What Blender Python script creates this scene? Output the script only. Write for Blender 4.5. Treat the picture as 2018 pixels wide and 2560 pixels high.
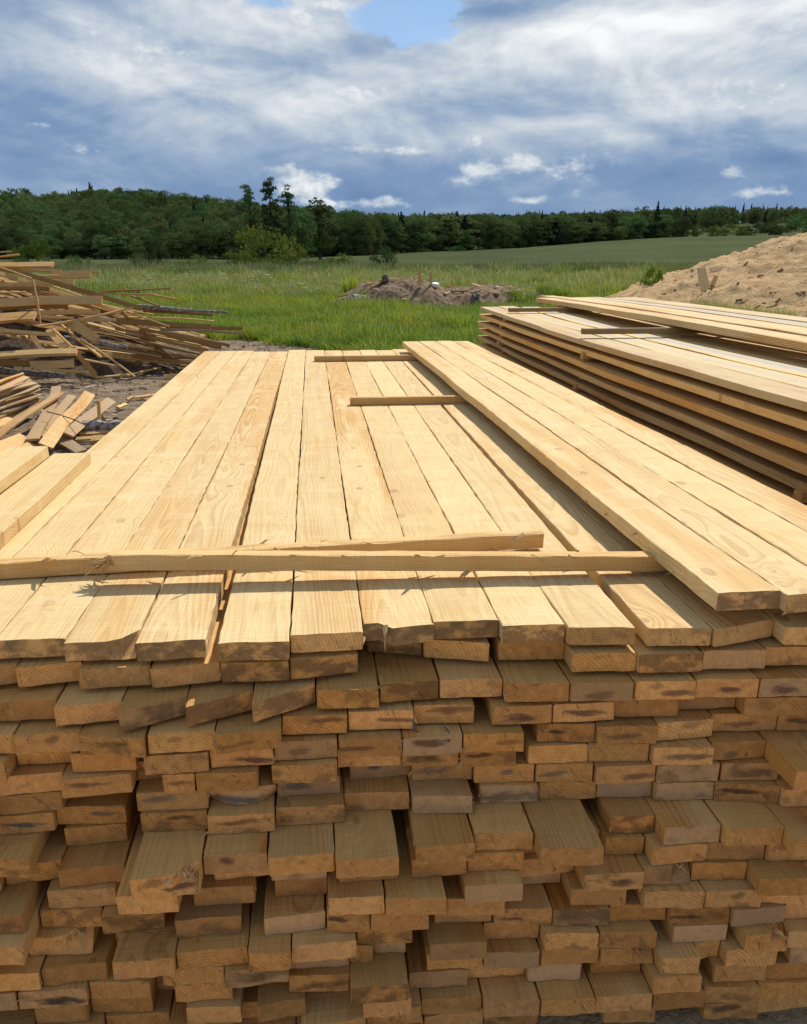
import bpy, bmesh, math, random
import numpy as np
from mathutils import Vector, Matrix, Euler, noise as mnoise

# ------------------------------------------------------------------ reset
for o in list(bpy.data.objects):
    bpy.data.objects.remove(o, do_unlink=True)
SC = bpy.context.scene
COL = SC.collection
random.seed(7)
R = math.radians

# ------------------------------------------------------------------ camera
F, CX, CY, EYE = 2020.0, 1009.0, 1280.0, 1.73          # photo pixels (2018 x 2560), eye height in m
PITCH = math.atan(635 / F)
YAW = math.atan(241 * math.cos(PITCH) / F)
cam = bpy.data.cameras.new('camera')
cam.sensor_fit = 'HORIZONTAL'
cam.sensor_width = 36.0
cam.lens = 36.0 * F / 2018.0
cam.clip_start = 0.05
cam.clip_end = 9000
camo = bpy.data.objects.new('camera', cam)
COL.objects.link(camo)
camo.location = (0, 0, EYE)
camo.rotation_euler = (math.pi / 2 - PITCH, 0, -YAW)
SC.camera = camo

# ------------------------------------------------------------------ light
SUN_EL, SUN_AZ = 47.0, 30.0          # degrees; azimuth measured from +Y towards +X
sun = bpy.data.lights.new('sun', 'SUN')
sun.energy = 4.7
sun.angle = R(0.55)
sun.color = (1.0, 0.95, 0.86)
suno = bpy.data.objects.new('sun', sun)
COL.objects.link(suno)
sd = Vector((math.sin(R(SUN_AZ)) * math.cos(R(SUN_EL)), math.cos(R(SUN_AZ)) * math.cos(R(SUN_EL)), math.sin(R(SUN_EL))))
suno.rotation_euler = sd.to_track_quat('Z', 'Y').to_euler()
suno.location = sd * 50

SC.render.engine = 'CYCLES'
SC.cycles.max_bounces = 5
SC.cycles.diffuse_bounces = 3
SC.cycles.glossy_bounces = 1
SC.cycles.transmission_bounces = 2
SC.cycles.caustics_reflective = False
SC.cycles.caustics_refractive = False
SC.render.resolution_x = 807
SC.render.resolution_y = 1024
SC.view_settings.view_transform = 'Standard'
SC.view_settings.look = 'None'
SC.view_settings.exposure = 0.0
SC.view_settings.gamma = 1.0
SC.view_settings.use_curve_mapping = False

# ------------------------------------------------------------------ pixel -> direction
_fw = Vector((math.sin(YAW) * math.cos(PITCH), math.cos(YAW) * math.cos(PITCH), -math.sin(PITCH)))
_rt = Vector((math.cos(YAW), -math.sin(YAW), 0))
_up = _rt.cross(_fw)
def ray(x, y): return _fw + _rt * ((x - CX) / F) - _up * ((y - CY) / F)
def on_z(x, y, z):
    d = ray(x, y); t = (z - EYE) / d.z
    return Vector((0, 0, EYE)) + d * t
def on_y(x, y, Y):
    d = ray(x, y)
    return Vector((0, 0, EYE)) + d * (Y / d.y)
def on_r(x, y, r):
    d = ray(x, y)
    return Vector((0, 0, EYE)) + d * (r / math.hypot(d.x, d.y))
def azel(x, y):
    d = ray(x, y)
    return math.degrees(math.atan2(d.x, d.y)), math.degrees(math.atan2(d.z, math.hypot(d.x, d.y)))
def az_of(x): return azel(x, 645)[0]

# ------------------------------------------------------------------ node helper
class NT:
    def __init__(s, tree):
        s.t = tree; s.n = tree.nodes; s.l = tree.links
    def new(s, typ, **kw):
        n = s.n.new(typ)
        for k, v in kw.items(): setattr(n, k, v)
        return n
    def put(s, sock, v):
        if v is None: return
        if isinstance(v, bpy.types.NodeSocket): s.l.new(v, sock)
        else:
            if sock.type == 'RGBA' and hasattr(v, '__len__') and len(v) == 3: v = (*v, 1)
            sock.default_value = v
    def m(s, op, a, b=None, c=None, clamp=False):
        n = s.new('ShaderNodeMath', operation=op, use_clamp=clamp)
        s.put(n.inputs[0], a)
        if b is not None: s.put(n.inputs[1], b)
        if c is not None: s.put(n.inputs[2], c)
        return n.outputs[0]
    def xyz(s, a, b, c):
        n = s.new('ShaderNodeCombineXYZ')
        for i, v in enumerate((a, b, c)): s.put(n.inputs[i], v)
        return n.outputs[0]
    def sep(s, v):
        n = s.new('ShaderNodeSeparateXYZ'); s.put(n.inputs[0], v)
        return n.outputs[0], n.outputs[1], n.outputs[2]
    def noise(s, vec, scale=1.0, detail=2.0, rough=0.5, dist=0.0):
        n = s.new('ShaderNodeTexNoise')
        s.put(n.inputs['Vector'], vec)
        n.inputs['Scale'].default_value = scale; n.inputs['Detail'].default_value = detail
        n.inputs['Roughness'].default_value = rough; n.inputs['Distortion'].default_value = dist
        return n.outputs[0]
    def sm(s, v, a, b):       # smoothstep a..b -> 0..1
        n = s.new('ShaderNodeMapRange', interpolation_type='SMOOTHSTEP')
        s.put(n.inputs['Value'], v); s.put(n.inputs['From Min'], a); s.put(n.inputs['From Max'], b)
        return n.outputs[0]
    def lin(s, v, a, b, c, d):
        n = s.new('ShaderNodeMapRange')
        s.put(n.inputs[0], v); s.put(n.inputs[1], a); s.put(n.inputs[2], b); s.put(n.inputs[3], c); s.put(n.inputs[4], d)
        return n.outputs[0]
    def mix(s, f, a, b, blend='MIX'):
        n = s.new('ShaderNodeMix', data_type='RGBA', blend_type=blend)
        s.put(n.inputs['Factor'], f); s.put(n.inputs['A'], a) if False else None
        s.put(n.inputs[6], a); s.put(n.inputs[7], b)
        return n.outputs[2]
    def ramp(s, f, stops):
        n = s.new('ShaderNodeValToRGB')
        e = n.color_ramp.elements
        while len(e) < len(stops): e.new(0.5)
        for i, (p, c) in enumerate(stops): e[i].position = p; e[i].color = (*c, 1)
        s.put(n.inputs[0], f)
        return n.outputs[0]
    def attr(s, name):
        n = s.new('ShaderNodeAttribute', attribute_type='OBJECT', attribute_name=name)
        return n.outputs['Fac']
def mat_new(name):
    m = bpy.data.materials.new(name); m.use_nodes = True
    t = NT(m.node_tree); t.n.clear()
    out = t.new('ShaderNodeOutputMaterial')
    return m, t, out

# ------------------------------------------------------------------ world: Nishita sky with cloud cover all round
W = bpy.data.worlds.new('World'); SC.world = W; W.use_nodes = True
t = NT(W.node_tree); t.n.clear()
wout = t.new('ShaderNodeOutputWorld')
bg = t.new('ShaderNodeBackground'); bg.inputs[1].default_value = 0.112
t.l.new(bg.outputs[0], wout.inputs[0])
sky = t.new('ShaderNodeTexSky', sky_type='NISHITA', sun_disc=False)
sky.sun_elevation = R(SUN_EL); sky.sun_rotation = R(SUN_AZ)
sky.air_density = 1.0; sky.dust_density = 0.1; sky.ozone_density = 3.0
tc = t.new('ShaderNodeTexCoord')
nx_, ny_, nz_ = t.sep(tc.outputs['Generated'])
el = t.m('MULTIPLY', t.m('ARCSINE', nz_), 57.2958)
az = t.m('MULTIPLY', t.m('ARCTAN2', nx_, ny_), 57.2958)
zc = t.m('ADD', t.m('MAXIMUM', nz_, 0.0), 0.13)
pl = t.xyz(t.m('DIVIDE', nx_, zc), t.m('DIVIDE', ny_, zc), 0.0)         # flat cloud deck seen in perspective
dirv = t.xyz(t.m('MULTIPLY', az, 0.11), t.m('MULTIPLY', el, 0.24), 3.1)
big = t.noise(pl, 0.55, 2, 0.5)
soft = t.noise(t.xyz(t.m('MULTIPLY', az, .055), t.m('MULTIPLY', el, .19), 3.1), 1.0, 4, .5, .25)
def fbm(du, dv): return t.noise(t.xyz(t.m('MULTIPLY_ADD', az, .12, du), t.m('MULTIPLY_ADD', el, .25, dv), 6.3), 1.0, 6, .55, .3)
fine = fbm(0.0, 0.0)
relief = t.m('SUBTRACT', fine, fbm(.06, .13))          # the side of a billow turned up towards the sun is brighter
def efb(du, dv): return t.noise(t.xyz(t.m('MULTIPLY_ADD', az, .36, du), t.m('MULTIPLY_ADD', el, .62, dv), 7.7), 1.2, 6, .58)
edge = efb(0.0, 0.0)
erelief = t.m('SUBTRACT', edge, efb(.10, .22))
ae = t.xyz(az, el, 0.0)
def vm(op, *a):
    n = t.new('ShaderNodeVectorMath', operation=op)
    for i, v in enumerate(a): t.put(n.inputs[i], v)
    return n.outputs['Value' if op in ('DOT_PRODUCT', 'LENGTH') else 'Vector']
def bell(px, py, rx, ry):      # soft bell round a direction (photo pixel of the 1708 wide view), radii in degrees of sky
    a0, e0 = azel(px * 1.1815, py * 1.1815)
    q = vm('MULTIPLY_ADD', ae, (1 / rx, 1 / ry, 0), (-a0 / rx, -e0 / ry, 0))
    return t.m('POWER', .36788, vm('DOT_PRODUCT', q, q))
def blob(px, py, rx, ry, amp): return t.m('MULTIPLY', bell(px, py, rx, ry), amp)
# lightness of the cloud deck
L = t.m('ADD', 0.30, t.m('MULTIPLY', t.sm(el, 2.0, 8.5), 0.30))
L = t.m('ADD', L, t.m('MULTIPLY', t.m('SUBTRACT', soft, 0.5), .75))
L = t.m('ADD', L, t.m('MULTIPLY', t.m('SUBTRACT', fine, 0.5), .50))
L = t.m('ADD', L, t.m('MULTIPLY', relief, t.m('MULTIPLY_ADD', t.sm(el, 1.0, 8.0), .55, .30)))
L = t.m('ADD', L, t.m('MULTIPLY', t.m('SUBTRACT', edge, 0.5), .20))
for b in [(230, 120, 5, 1.5, .26), (600, 25, 6, 1.3, .26), (700, 205, 6, 1.2, .20), (1500, 225, 7, 1.4, .22), (1180, 50, 6, 1.6, .16),
          (40, 250, 5, 2.4, -.22), (200, 335, 10, 1.6, -.20), (1010, 230, 4, 1.0, -.20), (1070, 22, 3.0, .65, -.34), (1450, 340, 11, 1.5, -.18),
          (1420, 80, 7, 2.2, .16), (860, 400, 14, 1.3, -.14), (50, 90, 4, 3, -.08), (430, 215, 3, .7, -.12), (1280, 160, 4, .8, -.10)]:
    L = t.m('MULTIPLY_ADD', bell(*b[:4]), b[4], L)
# bright cumulus heads low over the horizon
cm = None
for b in [(640, 388, 2.7, 1.35, 1), (1015, 368, 2.3, 1.25, .85), (1100, 352, 1.6, 1.1, .8), (800, 428, 4.2, .45, .72), (1080, 424, 3.4, .4, .62),
          (830, 318, 5.2, .35, .66), (1010, 300, 1.2, .5, .7), (1225, 355, 2.6, 1.4, .62), (1545, 365, 1.2, .6, .60), (185, 318, 1.5, .5, .55),
          (100, 262, 1.7, .35, .5), (1610, 410, 2.4, .5, .58), (1170, 185, 2.0, .4, .55), (300, 115, 5.0, 1.3, .68), (1560, 205, 5.0, .9, .70), (640, 25, 5.0, 1.2, .72), (780, 195, 5.5, .8, .62)]:
    q = blob(*b); cm = q if cm is None else t.m('MAXIMUM', cm, q)
cfield = t.m('ADD', cm, t.m('MULTIPLY', t.m('SUBTRACT', edge, 0.5), 1.75))
cmask = t.sm(cfield, 0.34, 0.74)
cshade = t.m('ADD', t.m('MULTIPLY_ADD', t.sm(cfield, .44, 1.1), .22, .66), t.m('MULTIPLY', erelief, .9))
L2 = t.new('ShaderNodeMix', data_type='FLOAT')
t.put(L2.inputs[0], t.m('MULTIPLY', cmask, 0.88)); t.put(L2.inputs[2], L); t.put(L2.inputs[3], cshade)
L = L2.outputs[0]
ccol = t.ramp(L, [(0.0, (1.3, 2.1, 3.75)), (.30, (1.9, 2.9, 4.6)), (.5, (3.15, 4.05, 5.35)), (.72, (5.3, 5.85, 6.5)), (1.0, (8.5, 8.65, 8.7))])
# gaps of clear sky
hole = blob(870, 35, 3.8, 1.7, 1.0)
hole = t.m('MAXIMUM', hole, blob(590, 5, 2.5, .6, .6))
hole = t.m('MAXIMUM', hole, t.m('MULTIPLY', t.sm(el, 14.0, 30.0), t.sm(big, .47, .60)))
hm = t.sm(t.m('ADD', hole, t.m('MULTIPLY', t.m('SUBTRACT', edge, 0.5), 1.5)), 0.34, 0.66)
final = t.mix(t.m('MULTIPLY', hm, .9), ccol, t.mix(1.0, sky.outputs[0], (1.0, 1.0, 1.0), 'MULTIPLY'))
t.l.new(final, bg.inputs[0])
W.cycles.sampling_method = 'MANUAL'
W.cycles.sample_map_resolution = 512

# ------------------------------------------------------------------ object helpers
def tag(o, label=None, cat=None, group=None, kind=None):
    if label: o['label'] = label
    if cat: o['category'] = cat
    if group: o['group'] = group
    if kind: o['kind'] = kind
    return o
def mesh_obj(name, verts, faces, mats, parent=None, mi=None, smooth=False):
    me = bpy.data.meshes.new(name)
    me.from_pydata([tuple(v) for v in verts] if not isinstance(verts, np.ndarray) else verts.tolist(), [], faces if not isinstance(faces, np.ndarray) else faces.tolist())
    for m in (mats if isinstance(mats, (list, tuple)) else [mats]): me.materials.append(m)
    if mi is not None: me.polygons.foreach_set('material_index', mi)
    if smooth: me.polygons.foreach_set('use_smooth', [True] * len(me.polygons))
    me.update()
    o = bpy.data.objects.new(name, me); COL.objects.link(o)
    if parent is not None: o.parent = parent
    return o
def empty(name, loc=(0, 0, 0), rz=0):
    o = bpy.data.objects.new(name, None); COL.objects.link(o)
    o.location = loc; o.rotation_euler = (0, 0, rz); o.empty_display_size = .1
    return o
def hnoise(x, y, s, seed=0.0): return mnoise.noise((x * s, y * s, seed))

# ------------------------------------------------------------------ materials
def make_wood(end):
    m, t, out = mat_new('pine_end_grain' if end else 'sawn_pine')
    tc = t.new('ShaderNodeTexCoord')
    x, y, z = t.sep(tc.outputs['Object'])
    seed = t.attr('seed')
    fr = lambda k: t.m('FRACT', t.m('MULTIPLY', seed, k))
    s1, s2, s3, s4, s5 = fr(7.131), fr(13.77), fr(29.31), fr(53.93), fr(91.7)
    yy = t.m('ADD', y, t.m('MULTIPLY', seed, 57.0))
    wob = t.m('SUBTRACT', t.noise(t.xyz(t.m('MULTIPLY', x, 2.5), t.m('MULTIPLY', yy, .48), t.m('MULTIPLY', seed, 31)), 1, 1, .5), .5)
    wob2 = t.m('SUBTRACT', t.noise(t.xyz(t.m('MULTIPLY', x, 17), t.m('MULTIPLY', yy, 3.0), t.m('MULTIPLY', seed, 11)), 1, 0, .5), .5)
    # knots
    vo = t.new('ShaderNodeTexVoronoi', voronoi_dimensions='2D', feature='F1')
    vo.inputs['Scale'].default_value = 4.2
    t.put(vo.inputs['Vector'], t.xyz(t.m('ADD', t.m('MULTIPLY', x, 1.15), t.m('MULTIPLY', seed, 17.0)), t.m('MULTIPLY', yy, .75), 0.0))
    kd = vo.outputs['Distance']
    kr, kg, kb = t.sep(vo.outputs['Color'])
    gate = t.m('MULTIPLY', t.sm(kr, .52, .56), t.lin(kb, 0, 1, .35, 1.0))
    krad = t.lin(t.m('MULTIPLY', kg, kg), 0, 1, .018, .085)
    kn = t.m('MULTIPLY', t.m('SUBTRACT', 1.0, t.sm(t.m('DIVIDE', kd, krad), .7, 1.15)), gate)
    kdis = t.m('MULTIPLY', t.m('POWER', 2.71828, t.m('MULTIPLY', t.m('MULTIPLY', kd, kd), -26.0)), gate)
    # growth rings about a pith beside the board
    px = t.lin(s1, 0, 1, -.10, .10); pz = t.lin(s2, 0, 1, -.13, -.015)
    ax = t.m('ADD', t.m('SUBTRACT', x, px), t.m('MULTIPLY', wob, .075))
    bz = t.m('ADD', t.m('SUBTRACT', z, pz), t.m('ADD', t.m('MULTIPLY', wob, .10), t.m('MULTIPLY', wob2, .010)))
    r = t.m('SQRT', t.m('ADD', t.m('MULTIPLY', ax, ax), t.m('MULTIPLY', bz, bz)))
    r = t.m('ADD', r, t.m('MULTIPLY', kdis, .030))
    rr = t.m('DIVIDE', r, t.lin(s3, 0, 1, .0048, .0085))
    f = t.m('FRACT', rr)
    late = t.m('MULTIPLY', t.sm(f, .30, .93), t.m('SUBTRACT', 1.0, t.sm(f, .95, 1.0)))
    varr = t.noise(t.xyz(rr, 0.0, t.m('MULTIPLY', seed, 5)), .35, 0, .6)
    late = t.m('MULTIPLY', late, t.lin(varr, .3, .7, .35, 1.0))
    wea = t.attr('weather')
    if not end:
        fib = t.noise(t.xyz(t.m('MULTIPLY', x, 240), t.m('MULTIPLY', yy, 9), t.m('MULTIPLY', z, 240)), 1, 1, .6)
        saw = t.noise(t.xyz(t.m('MULTIPLY', x, 5), t.m('MULTIPLY', yy, 210), t.m('MULTIPLY', z, 9)), 1, 1, .5)
        blot = t.noise(t.xyz(t.m('MULTIPLY', x, 9), t.m('MULTIPLY', yy, 1.6), t.m('MULTIPLY', z, 9)), 1, 2, .6)
        light = t.mix(s4, (.765, .565, .28), (.715, .535, .272))
        col = t.mix(t.m('MULTIPLY', late, t.lin(s4, 0, 1, .30, .80)), light, (.54, .34, .14))
        # resin / heartwood staining in long streaks on some boards
        hs = t.noise(t.xyz(t.m('MULTIPLY', x, 7), t.m('MULTIPLY', yy, .75), t.m('MULTIPLY', seed, 77)), 1, 2, .6)
        hm = t.m('MULTIPLY', t.sm(hs, .45, .62), t.lin(s5, .05, .9, 0.05, 1.0))
        col = t.mix(hm, col, t.mix(late, (.66, .385, .13), (.44, .20, .05)))
        rip = t.noise(t.xyz(t.m('MULTIPLY', x, 5), t.m('MULTIPLY', yy, 8.5), t.m('MULTIPLY', seed, 19)), 1, 2, .6)
        col = t.mix(t.m('MULTIPLY', t.sm(rip, .52, .72), .34), col, (.60, .375, .15))
        col = t.mix(t.m('MULTIPLY', t.m('SUBTRACT', 1.0, t.sm(rip, .28, .46)), .40), col, (.80, .63, .38))
        col = t.mix(t.lin(blot, .35, .75, 0, .30), col, (.60, .43, .22))
        col = t.mix(1.0, col, t.mix(fib, (.82, .81, .79), (1.13, 1.12, 1.11)), 'MULTIPLY')
        col = t.mix(1.0, col, t.mix(saw, (.90, .895, .88), (1.09, 1.09, 1.09)), 'MULTIPLY')
        kc = t.mix(t.sm(t.m('DIVIDE', kd, krad), .15, .95), (.42, .25, .12), (.30, .15, .06))
        col = t.mix(t.m('MULTIPLY', kn, .75), col, kc)
        # weathered grey surface
        wn = t.noise(t.xyz(t.m('MULTIPLY', x, 22), t.m('MULTIPLY', yy, 1.3), t.m('MULTIPLY', z, 22)), 1, 2, .6)
        grey = t.mix(wn, (.23, .19, .16), (.52, .46, .40))
        wm = t.m('MULTIPLY', wea, t.lin(wn, .3, .7, .6, 1.25), clamp=True)
        col = t.mix(wm, col, grey)
        # long bluish-grey sap stain
        st = t.attr('stain')
        sband = t.m('SUBTRACT', 1.0, t.sm(t.m('ABSOLUTE', t.m('ADD', x, t.m('MULTIPLY', wob, .05))), .018, .05))
        col = t.mix(t.m('MULTIPLY', t.m('MULTIPLY', st, sband), t.lin(fib, .3, .7, .6, 1)), col, (.40, .42, .43))
        hgt = t.m('ADD', fib, t.m('MULTIPLY', saw, .9))
    else:
        # end grain
        en = t.noise(t.xyz(x, t.m('MULTIPLY', seed, 13), z), 55, 3, .65)
        eb = t.noise(t.xyz(t.m('MULTIPLY', x, 16), t.m('MULTIPLY', seed, 23), t.m('MULTIPLY', z, 26)), 1, 3, .6)
        ecol = t.mix(t.m('MULTIPLY', late, .75), t.mix(s5, (.84, .50, .19), (.80, .525, .25)), (.56, .295, .095))
        ecol = t.mix(t.m('MULTIPLY', s1, .35), ecol, (.78, .40, .19))
        th = t.lin(s3, 0, 1, -.9, .9); cs, sn = t.m('COSINE', th), t.m('SINE', th)
        scr = t.noise(t.xyz(t.m('MULTIPLY', t.m('ADD', t.m('MULTIPLY', x, cs), t.m('MULTIPLY', z, sn)), 520), t.m('MULTIPLY', t.m('SUBTRACT', t.m('MULTIPLY', z, cs), t.m('MULTIPLY', x, sn)), 22), seed), 1, 1, .5)
        ecol = t.mix(1.0, ecol, t.mix(scr, (.80, .79, .77), (1.18, 1.18, 1.18)), 'MULTIPLY')
        crk = t.noise(t.xyz(t.m('MULTIPLY_ADD', z, .5, t.m('MULTIPLY', x, 1.0)), t.m('MULTIPLY', seed, 3), t.m('MULTIPLY', z, .25)), 42, 2, .5)
        ecol = t.mix(t.m('MULTIPLY', t.m('SUBTRACT', 1.0, t.sm(t.m('ABSOLUTE', t.m('SUBTRACT', crk, .62)), .0, .012)), .7), ecol, (.16, .09, .045))
        ecol = t.mix(1.0, ecol, t.mix(t.sm(en, .3, .72), (.84, .82, .80), (1.10, 1.09, 1.07)), 'MULTIPLY')
        ecol = t.mix(1.0, ecol, t.mix(s2, (.74, .72, .68), (1.10, 1.06, 1.0)), 'MULTIPLY')
        ecol = t.mix(t.sm(s5, .72, .95), ecol, t.mix(.5, ecol, (.50, .40, .29)))
        gr = t.attr('grime')
        gm = t.m('MULTIPLY', t.sm(t.m('ADD', eb, t.m('MULTIPLY', gr, .42)), .60, .76), t.lin(gr, 0, 1, .3, 1.0))
        ecol = t.mix(gm, ecol, t.mix(en, (.055, .038, .022), (.19, .135, .08)))
        # crayon / mould smear on the sawn end
        mk = t.attr('mark')
        mx = t.lin(s2, 0, 1, -.035, .04); mz = t.lin(s3, 0, 1, .012, .034)
        dx = t.m('DIVIDE', t.m('SUBTRACT', x, mx), t.lin(s4, 0, 1, .016, .055))
        dz = t.m('DIVIDE', t.m('SUBTRACT', t.m('ADD', z, t.m('MULTIPLY', x, t.lin(s1, 0, 1, -.14, .10))), mz), t.lin(s5, 0, 1, .0045, .0125))
        dd = t.m('ADD', t.m('MULTIPLY', dx, dx), t.m('MULTIPLY', dz, dz))
        ms = t.m('SUBTRACT', 1.0, t.sm(t.m('ADD', dd, t.m('MULTIPLY', t.m('SUBTRACT', t.noise(t.xyz(t.m('MULTIPLY', x, 26), t.m('MULTIPLY', seed, 41), t.m('MULTIPLY', z, 90)), 1, 4, .7), .5), 4.2)), .1, 1.7))
        ms = t.m('MULTIPLY', ms, t.sm(mk, .2, .8))
        mcol = t.mix(t.sm(mk, 1.3, 1.7), (.035, .030, .032), (.055, .10, .14))
        mcol = t.mix(t.sm(mk, 2.3, 2.7), mcol, (.13, .065, .055))
        ecol = t.mix(t.m('MULTIPLY', ms, t.lin(s1, 0, 1, .45, .92)), ecol, mcol)
        ecol = t.mix(t.m('MULTIPLY', wea, .5), ecol, (.30, .245, .20))
        col = ecol; hgt = t.m('ADD', en, scr)
    age_bounce = t.attr('age_bounce')
    col = t.mix(age_bounce, col, t.mix(1.0, col, (1.0, .80, .55) if not end else (1.04, .92, .80), 'MULTIPLY'))  # warm tint: older wood, plus bounce light painted into the colour
    tone = t.attr('tone')
    col = t.mix(1.0, col, t.xyz(tone, t.m('POWER', tone, 1.2), t.m('POWER', tone, 1.6)), 'MULTIPLY')
    bs = t.new('ShaderNodeBsdfPrincipled')
    t.put(bs.inputs['Base Color'], col)
    bs.inputs['Roughness'].default_value = .78
    bs.inputs['Specular IOR Level'].default_value = .25
    bp = t.new('ShaderNodeBump'); bp.inputs['Strength'].default_value = .6 if end else .7; bp.inputs['Distance'].default_value = .0022
    t.put(bp.inputs['Height'], hgt); t.l.new(bp.outputs[0], bs.inputs['Normal'])
    t.l.new(bs.outputs[0], out.inputs[0])
    return m
WOOD = make_wood(False)
WOODEND = make_wood(True)

def simple_mat(name, c1, c2, scale=8.0, rough=.9, detail=4, bump=.0, bdist=.01, coord='Object', thr=(.3, .7), spec=.2):
    m, t, out = mat_new(name)
    tc = t.new('ShaderNodeTexCoord')
    n = t.noise(tc.outputs[coord], scale, detail, .6)
    bs = t.new('ShaderNodeBsdfPrincipled')
    t.put(bs.inputs['Base Color'], t.mix(t.sm(n, *thr), c1, c2))
    bs.inputs['Roughness'].default_value = rough; bs.inputs['Specular IOR Level'].default_value = spec
    if bump:
        bp = t.new('ShaderNodeBump'); bp.inputs['Strength'].default_value = bump; bp.inputs['Distance'].default_value = bdist
        t.put(bp.inputs['Height'], n); t.l.new(bp.outputs[0], bs.inputs['Normal'])
    t.l.new(bs.outputs[0], out.inputs[0])
    return m
BARK = simple_mat('bark', (.05, .035, .025), (.24, .20, .17), 26, .95, 5, .8, .02)
PALE_BARK = simple_mat('pale_bark', (.10, .085, .07), (.42, .38, .34), 22, .95, 5, .7, .02)
FIBRE = simple_mat('torn_fibre', (.46, .285, .12), (.70, .48, .235), 60, .85)
WHITE = simple_mat('whitened_wood', (.55, .52, .46), (.80, .77, .70), 14, .8)
PLASTIC = simple_mat('white_plastic', (.72, .74, .76), (.82, .83, .84), 6, .45, spec=.5)
DARKTRASH = simple_mat('dark_rubbish', (.03, .03, .035), (.30, .31, .33), 18, .6, spec=.5)
TRUNK = simple_mat('tree_bark', (.035, .028, .02), (.10, .085, .065), 5, .95)

def leaf_mat(name, c1, c2, transl=.35, rnd=.5, patch=False):
    m, t, out = mat_new(name)
    oi = t.new('ShaderNodeObjectInfo')
    tc = t.new('ShaderNodeTexCoord')
    n = t.noise(tc.outputs['Object'], .55, 3, .6)
    col = t.mix(t.sm(n, .3, .7), c1, c2)
    v = t.lin(oi.outputs['Random'], 0, 1, 1 - rnd, 1 + rnd)
    v2 = t.lin(t.m('FRACT', t.m('MULTIPLY', oi.outputs['Random'], 17.3)), 0, 1, .80, 1.25)
    col = t.mix(1.0, col, t.xyz(t.m('MULTIPLY', v, v2), v, t.m('MULTIPLY', v, .95)), 'MULTIPLY')
    if patch:        # drier and lusher patches across the meadow
        pn = t.noise(oi.outputs['Location'], .13, 3, .6)
        col = t.mix(1.0, col, t.mix(t.sm(pn, .36, .64), (.80, .92, .85), (1.35, 1.14, 1.05)), 'MULTIPLY')
    d = t.new('ShaderNodeBsdfPrincipled'); t.put(d.inputs['Base Color'], col)
    d.inputs['Roughness'].default_value = .9; d.inputs['Specular IOR Level'].default_value = .08
    tr = t.new('ShaderNodeBsdfTranslucent'); t.put(tr.inputs[0], t.mix(1.0, col, (1.2, 1.25, .6), 'MULTIPLY'))
    mx = t.new('ShaderNodeMixShader'); mx.inputs[0].default_value = transl
    t.l.new(d.outputs[0], mx.inputs[1]); t.l.new(tr.outputs[0], mx.inputs[2])
    t.l.new(mx.outputs[0], out.inputs[0])
    return m
LEAF = leaf_mat('dark_leaves', (.105, .155, .060), (.195, .255, .10), .25, .42)
LEAF_WILLOW = leaf_mat('willow_leaves', (.15, .19, .042), (.25, .29, .075), .3, .2)
LEAF_FIR = leaf_mat('fir_needles', (.035, .055, .032), (.062, .09, .048), .1, .3)
LEAF_FAR = leaf_mat('far_leaves', (.12, .16, .08), (.20, .24, .115), .25, .35)
GRASS = leaf_mat('grass_blades', (.14, .215, .036), (.27, .32, .085), .45, .30, True)
SEEDHEAD = leaf_mat('grass_seedheads', (.30, .30, .18), (.42, .41, .27), .3, .25)
FLOWER = leaf_mat('white_flowers', (.62, .64, .56), (.80, .80, .74), .2, .1)
GRASS_FAR = leaf_mat('field_grass_blades', (.14, .175, .056), (.235, .25, .105), .35, .3)

# ------------------------------------------------------------------ terrain
TB = [(-900, 185, 652), (0, 185, 650), (350, 185, 652), (640, 180, 652), (900, 200, 640), (1050, 250, 630), (1300, 280, 622),
      (1500, 300, 606), (1700, 320, 596), (2018, 330, 588), (3000, 330, 585)]
TH = [(-900, 400, 470), (0, 400, 490), (60, 400, 484), (120, 400, 492), (240, 400, 477), (350, 410, 477), (470, 420, 494), (590, 430, 508), (760, 560, 530),
      (900, 800, 533), (1100, 850, 536), (1300, 850, 533), (1500, 850, 529), (1700, 850, 522), (1900, 850, 517), (2018, 850, 514), (3000, 850, 514)]
def tan_el(x, y):
    d = ray(x, y); return d.z / math.hypot(d.x, d.y)
_azb = [az_of(x) if -850 < x < 2900 else (-75 if x < 0 else 75) for x, _, _ in TB]
_rb = [r for _, r, _ in TB]
_zb = [EYE + r * tan_el(min(max(x, -300), 2300), y) for x, r, y in TB]
_azh = [az_of(x) if -850 < x < 2900 else (-75 if x < 0 else 75) for x, _, _ in TH]
_rh = [r for _, r, _ in TH]
_zh = [EYE + r * tan_el(min(max(x, -300), 2300), y) - 12.5 for x, r, y in TH]
def sstep(a, b, v):
    v = min(max((v - a) / (b - a), 0), 1); return v * v * (3 - 2 * v)
def az_pars(az):
    return np.interp(az, _azb, _rb), np.interp(az, _azb, _zb), np.interp(az, _azh, _rh), np.interp(az, _azh, _zh)
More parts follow.
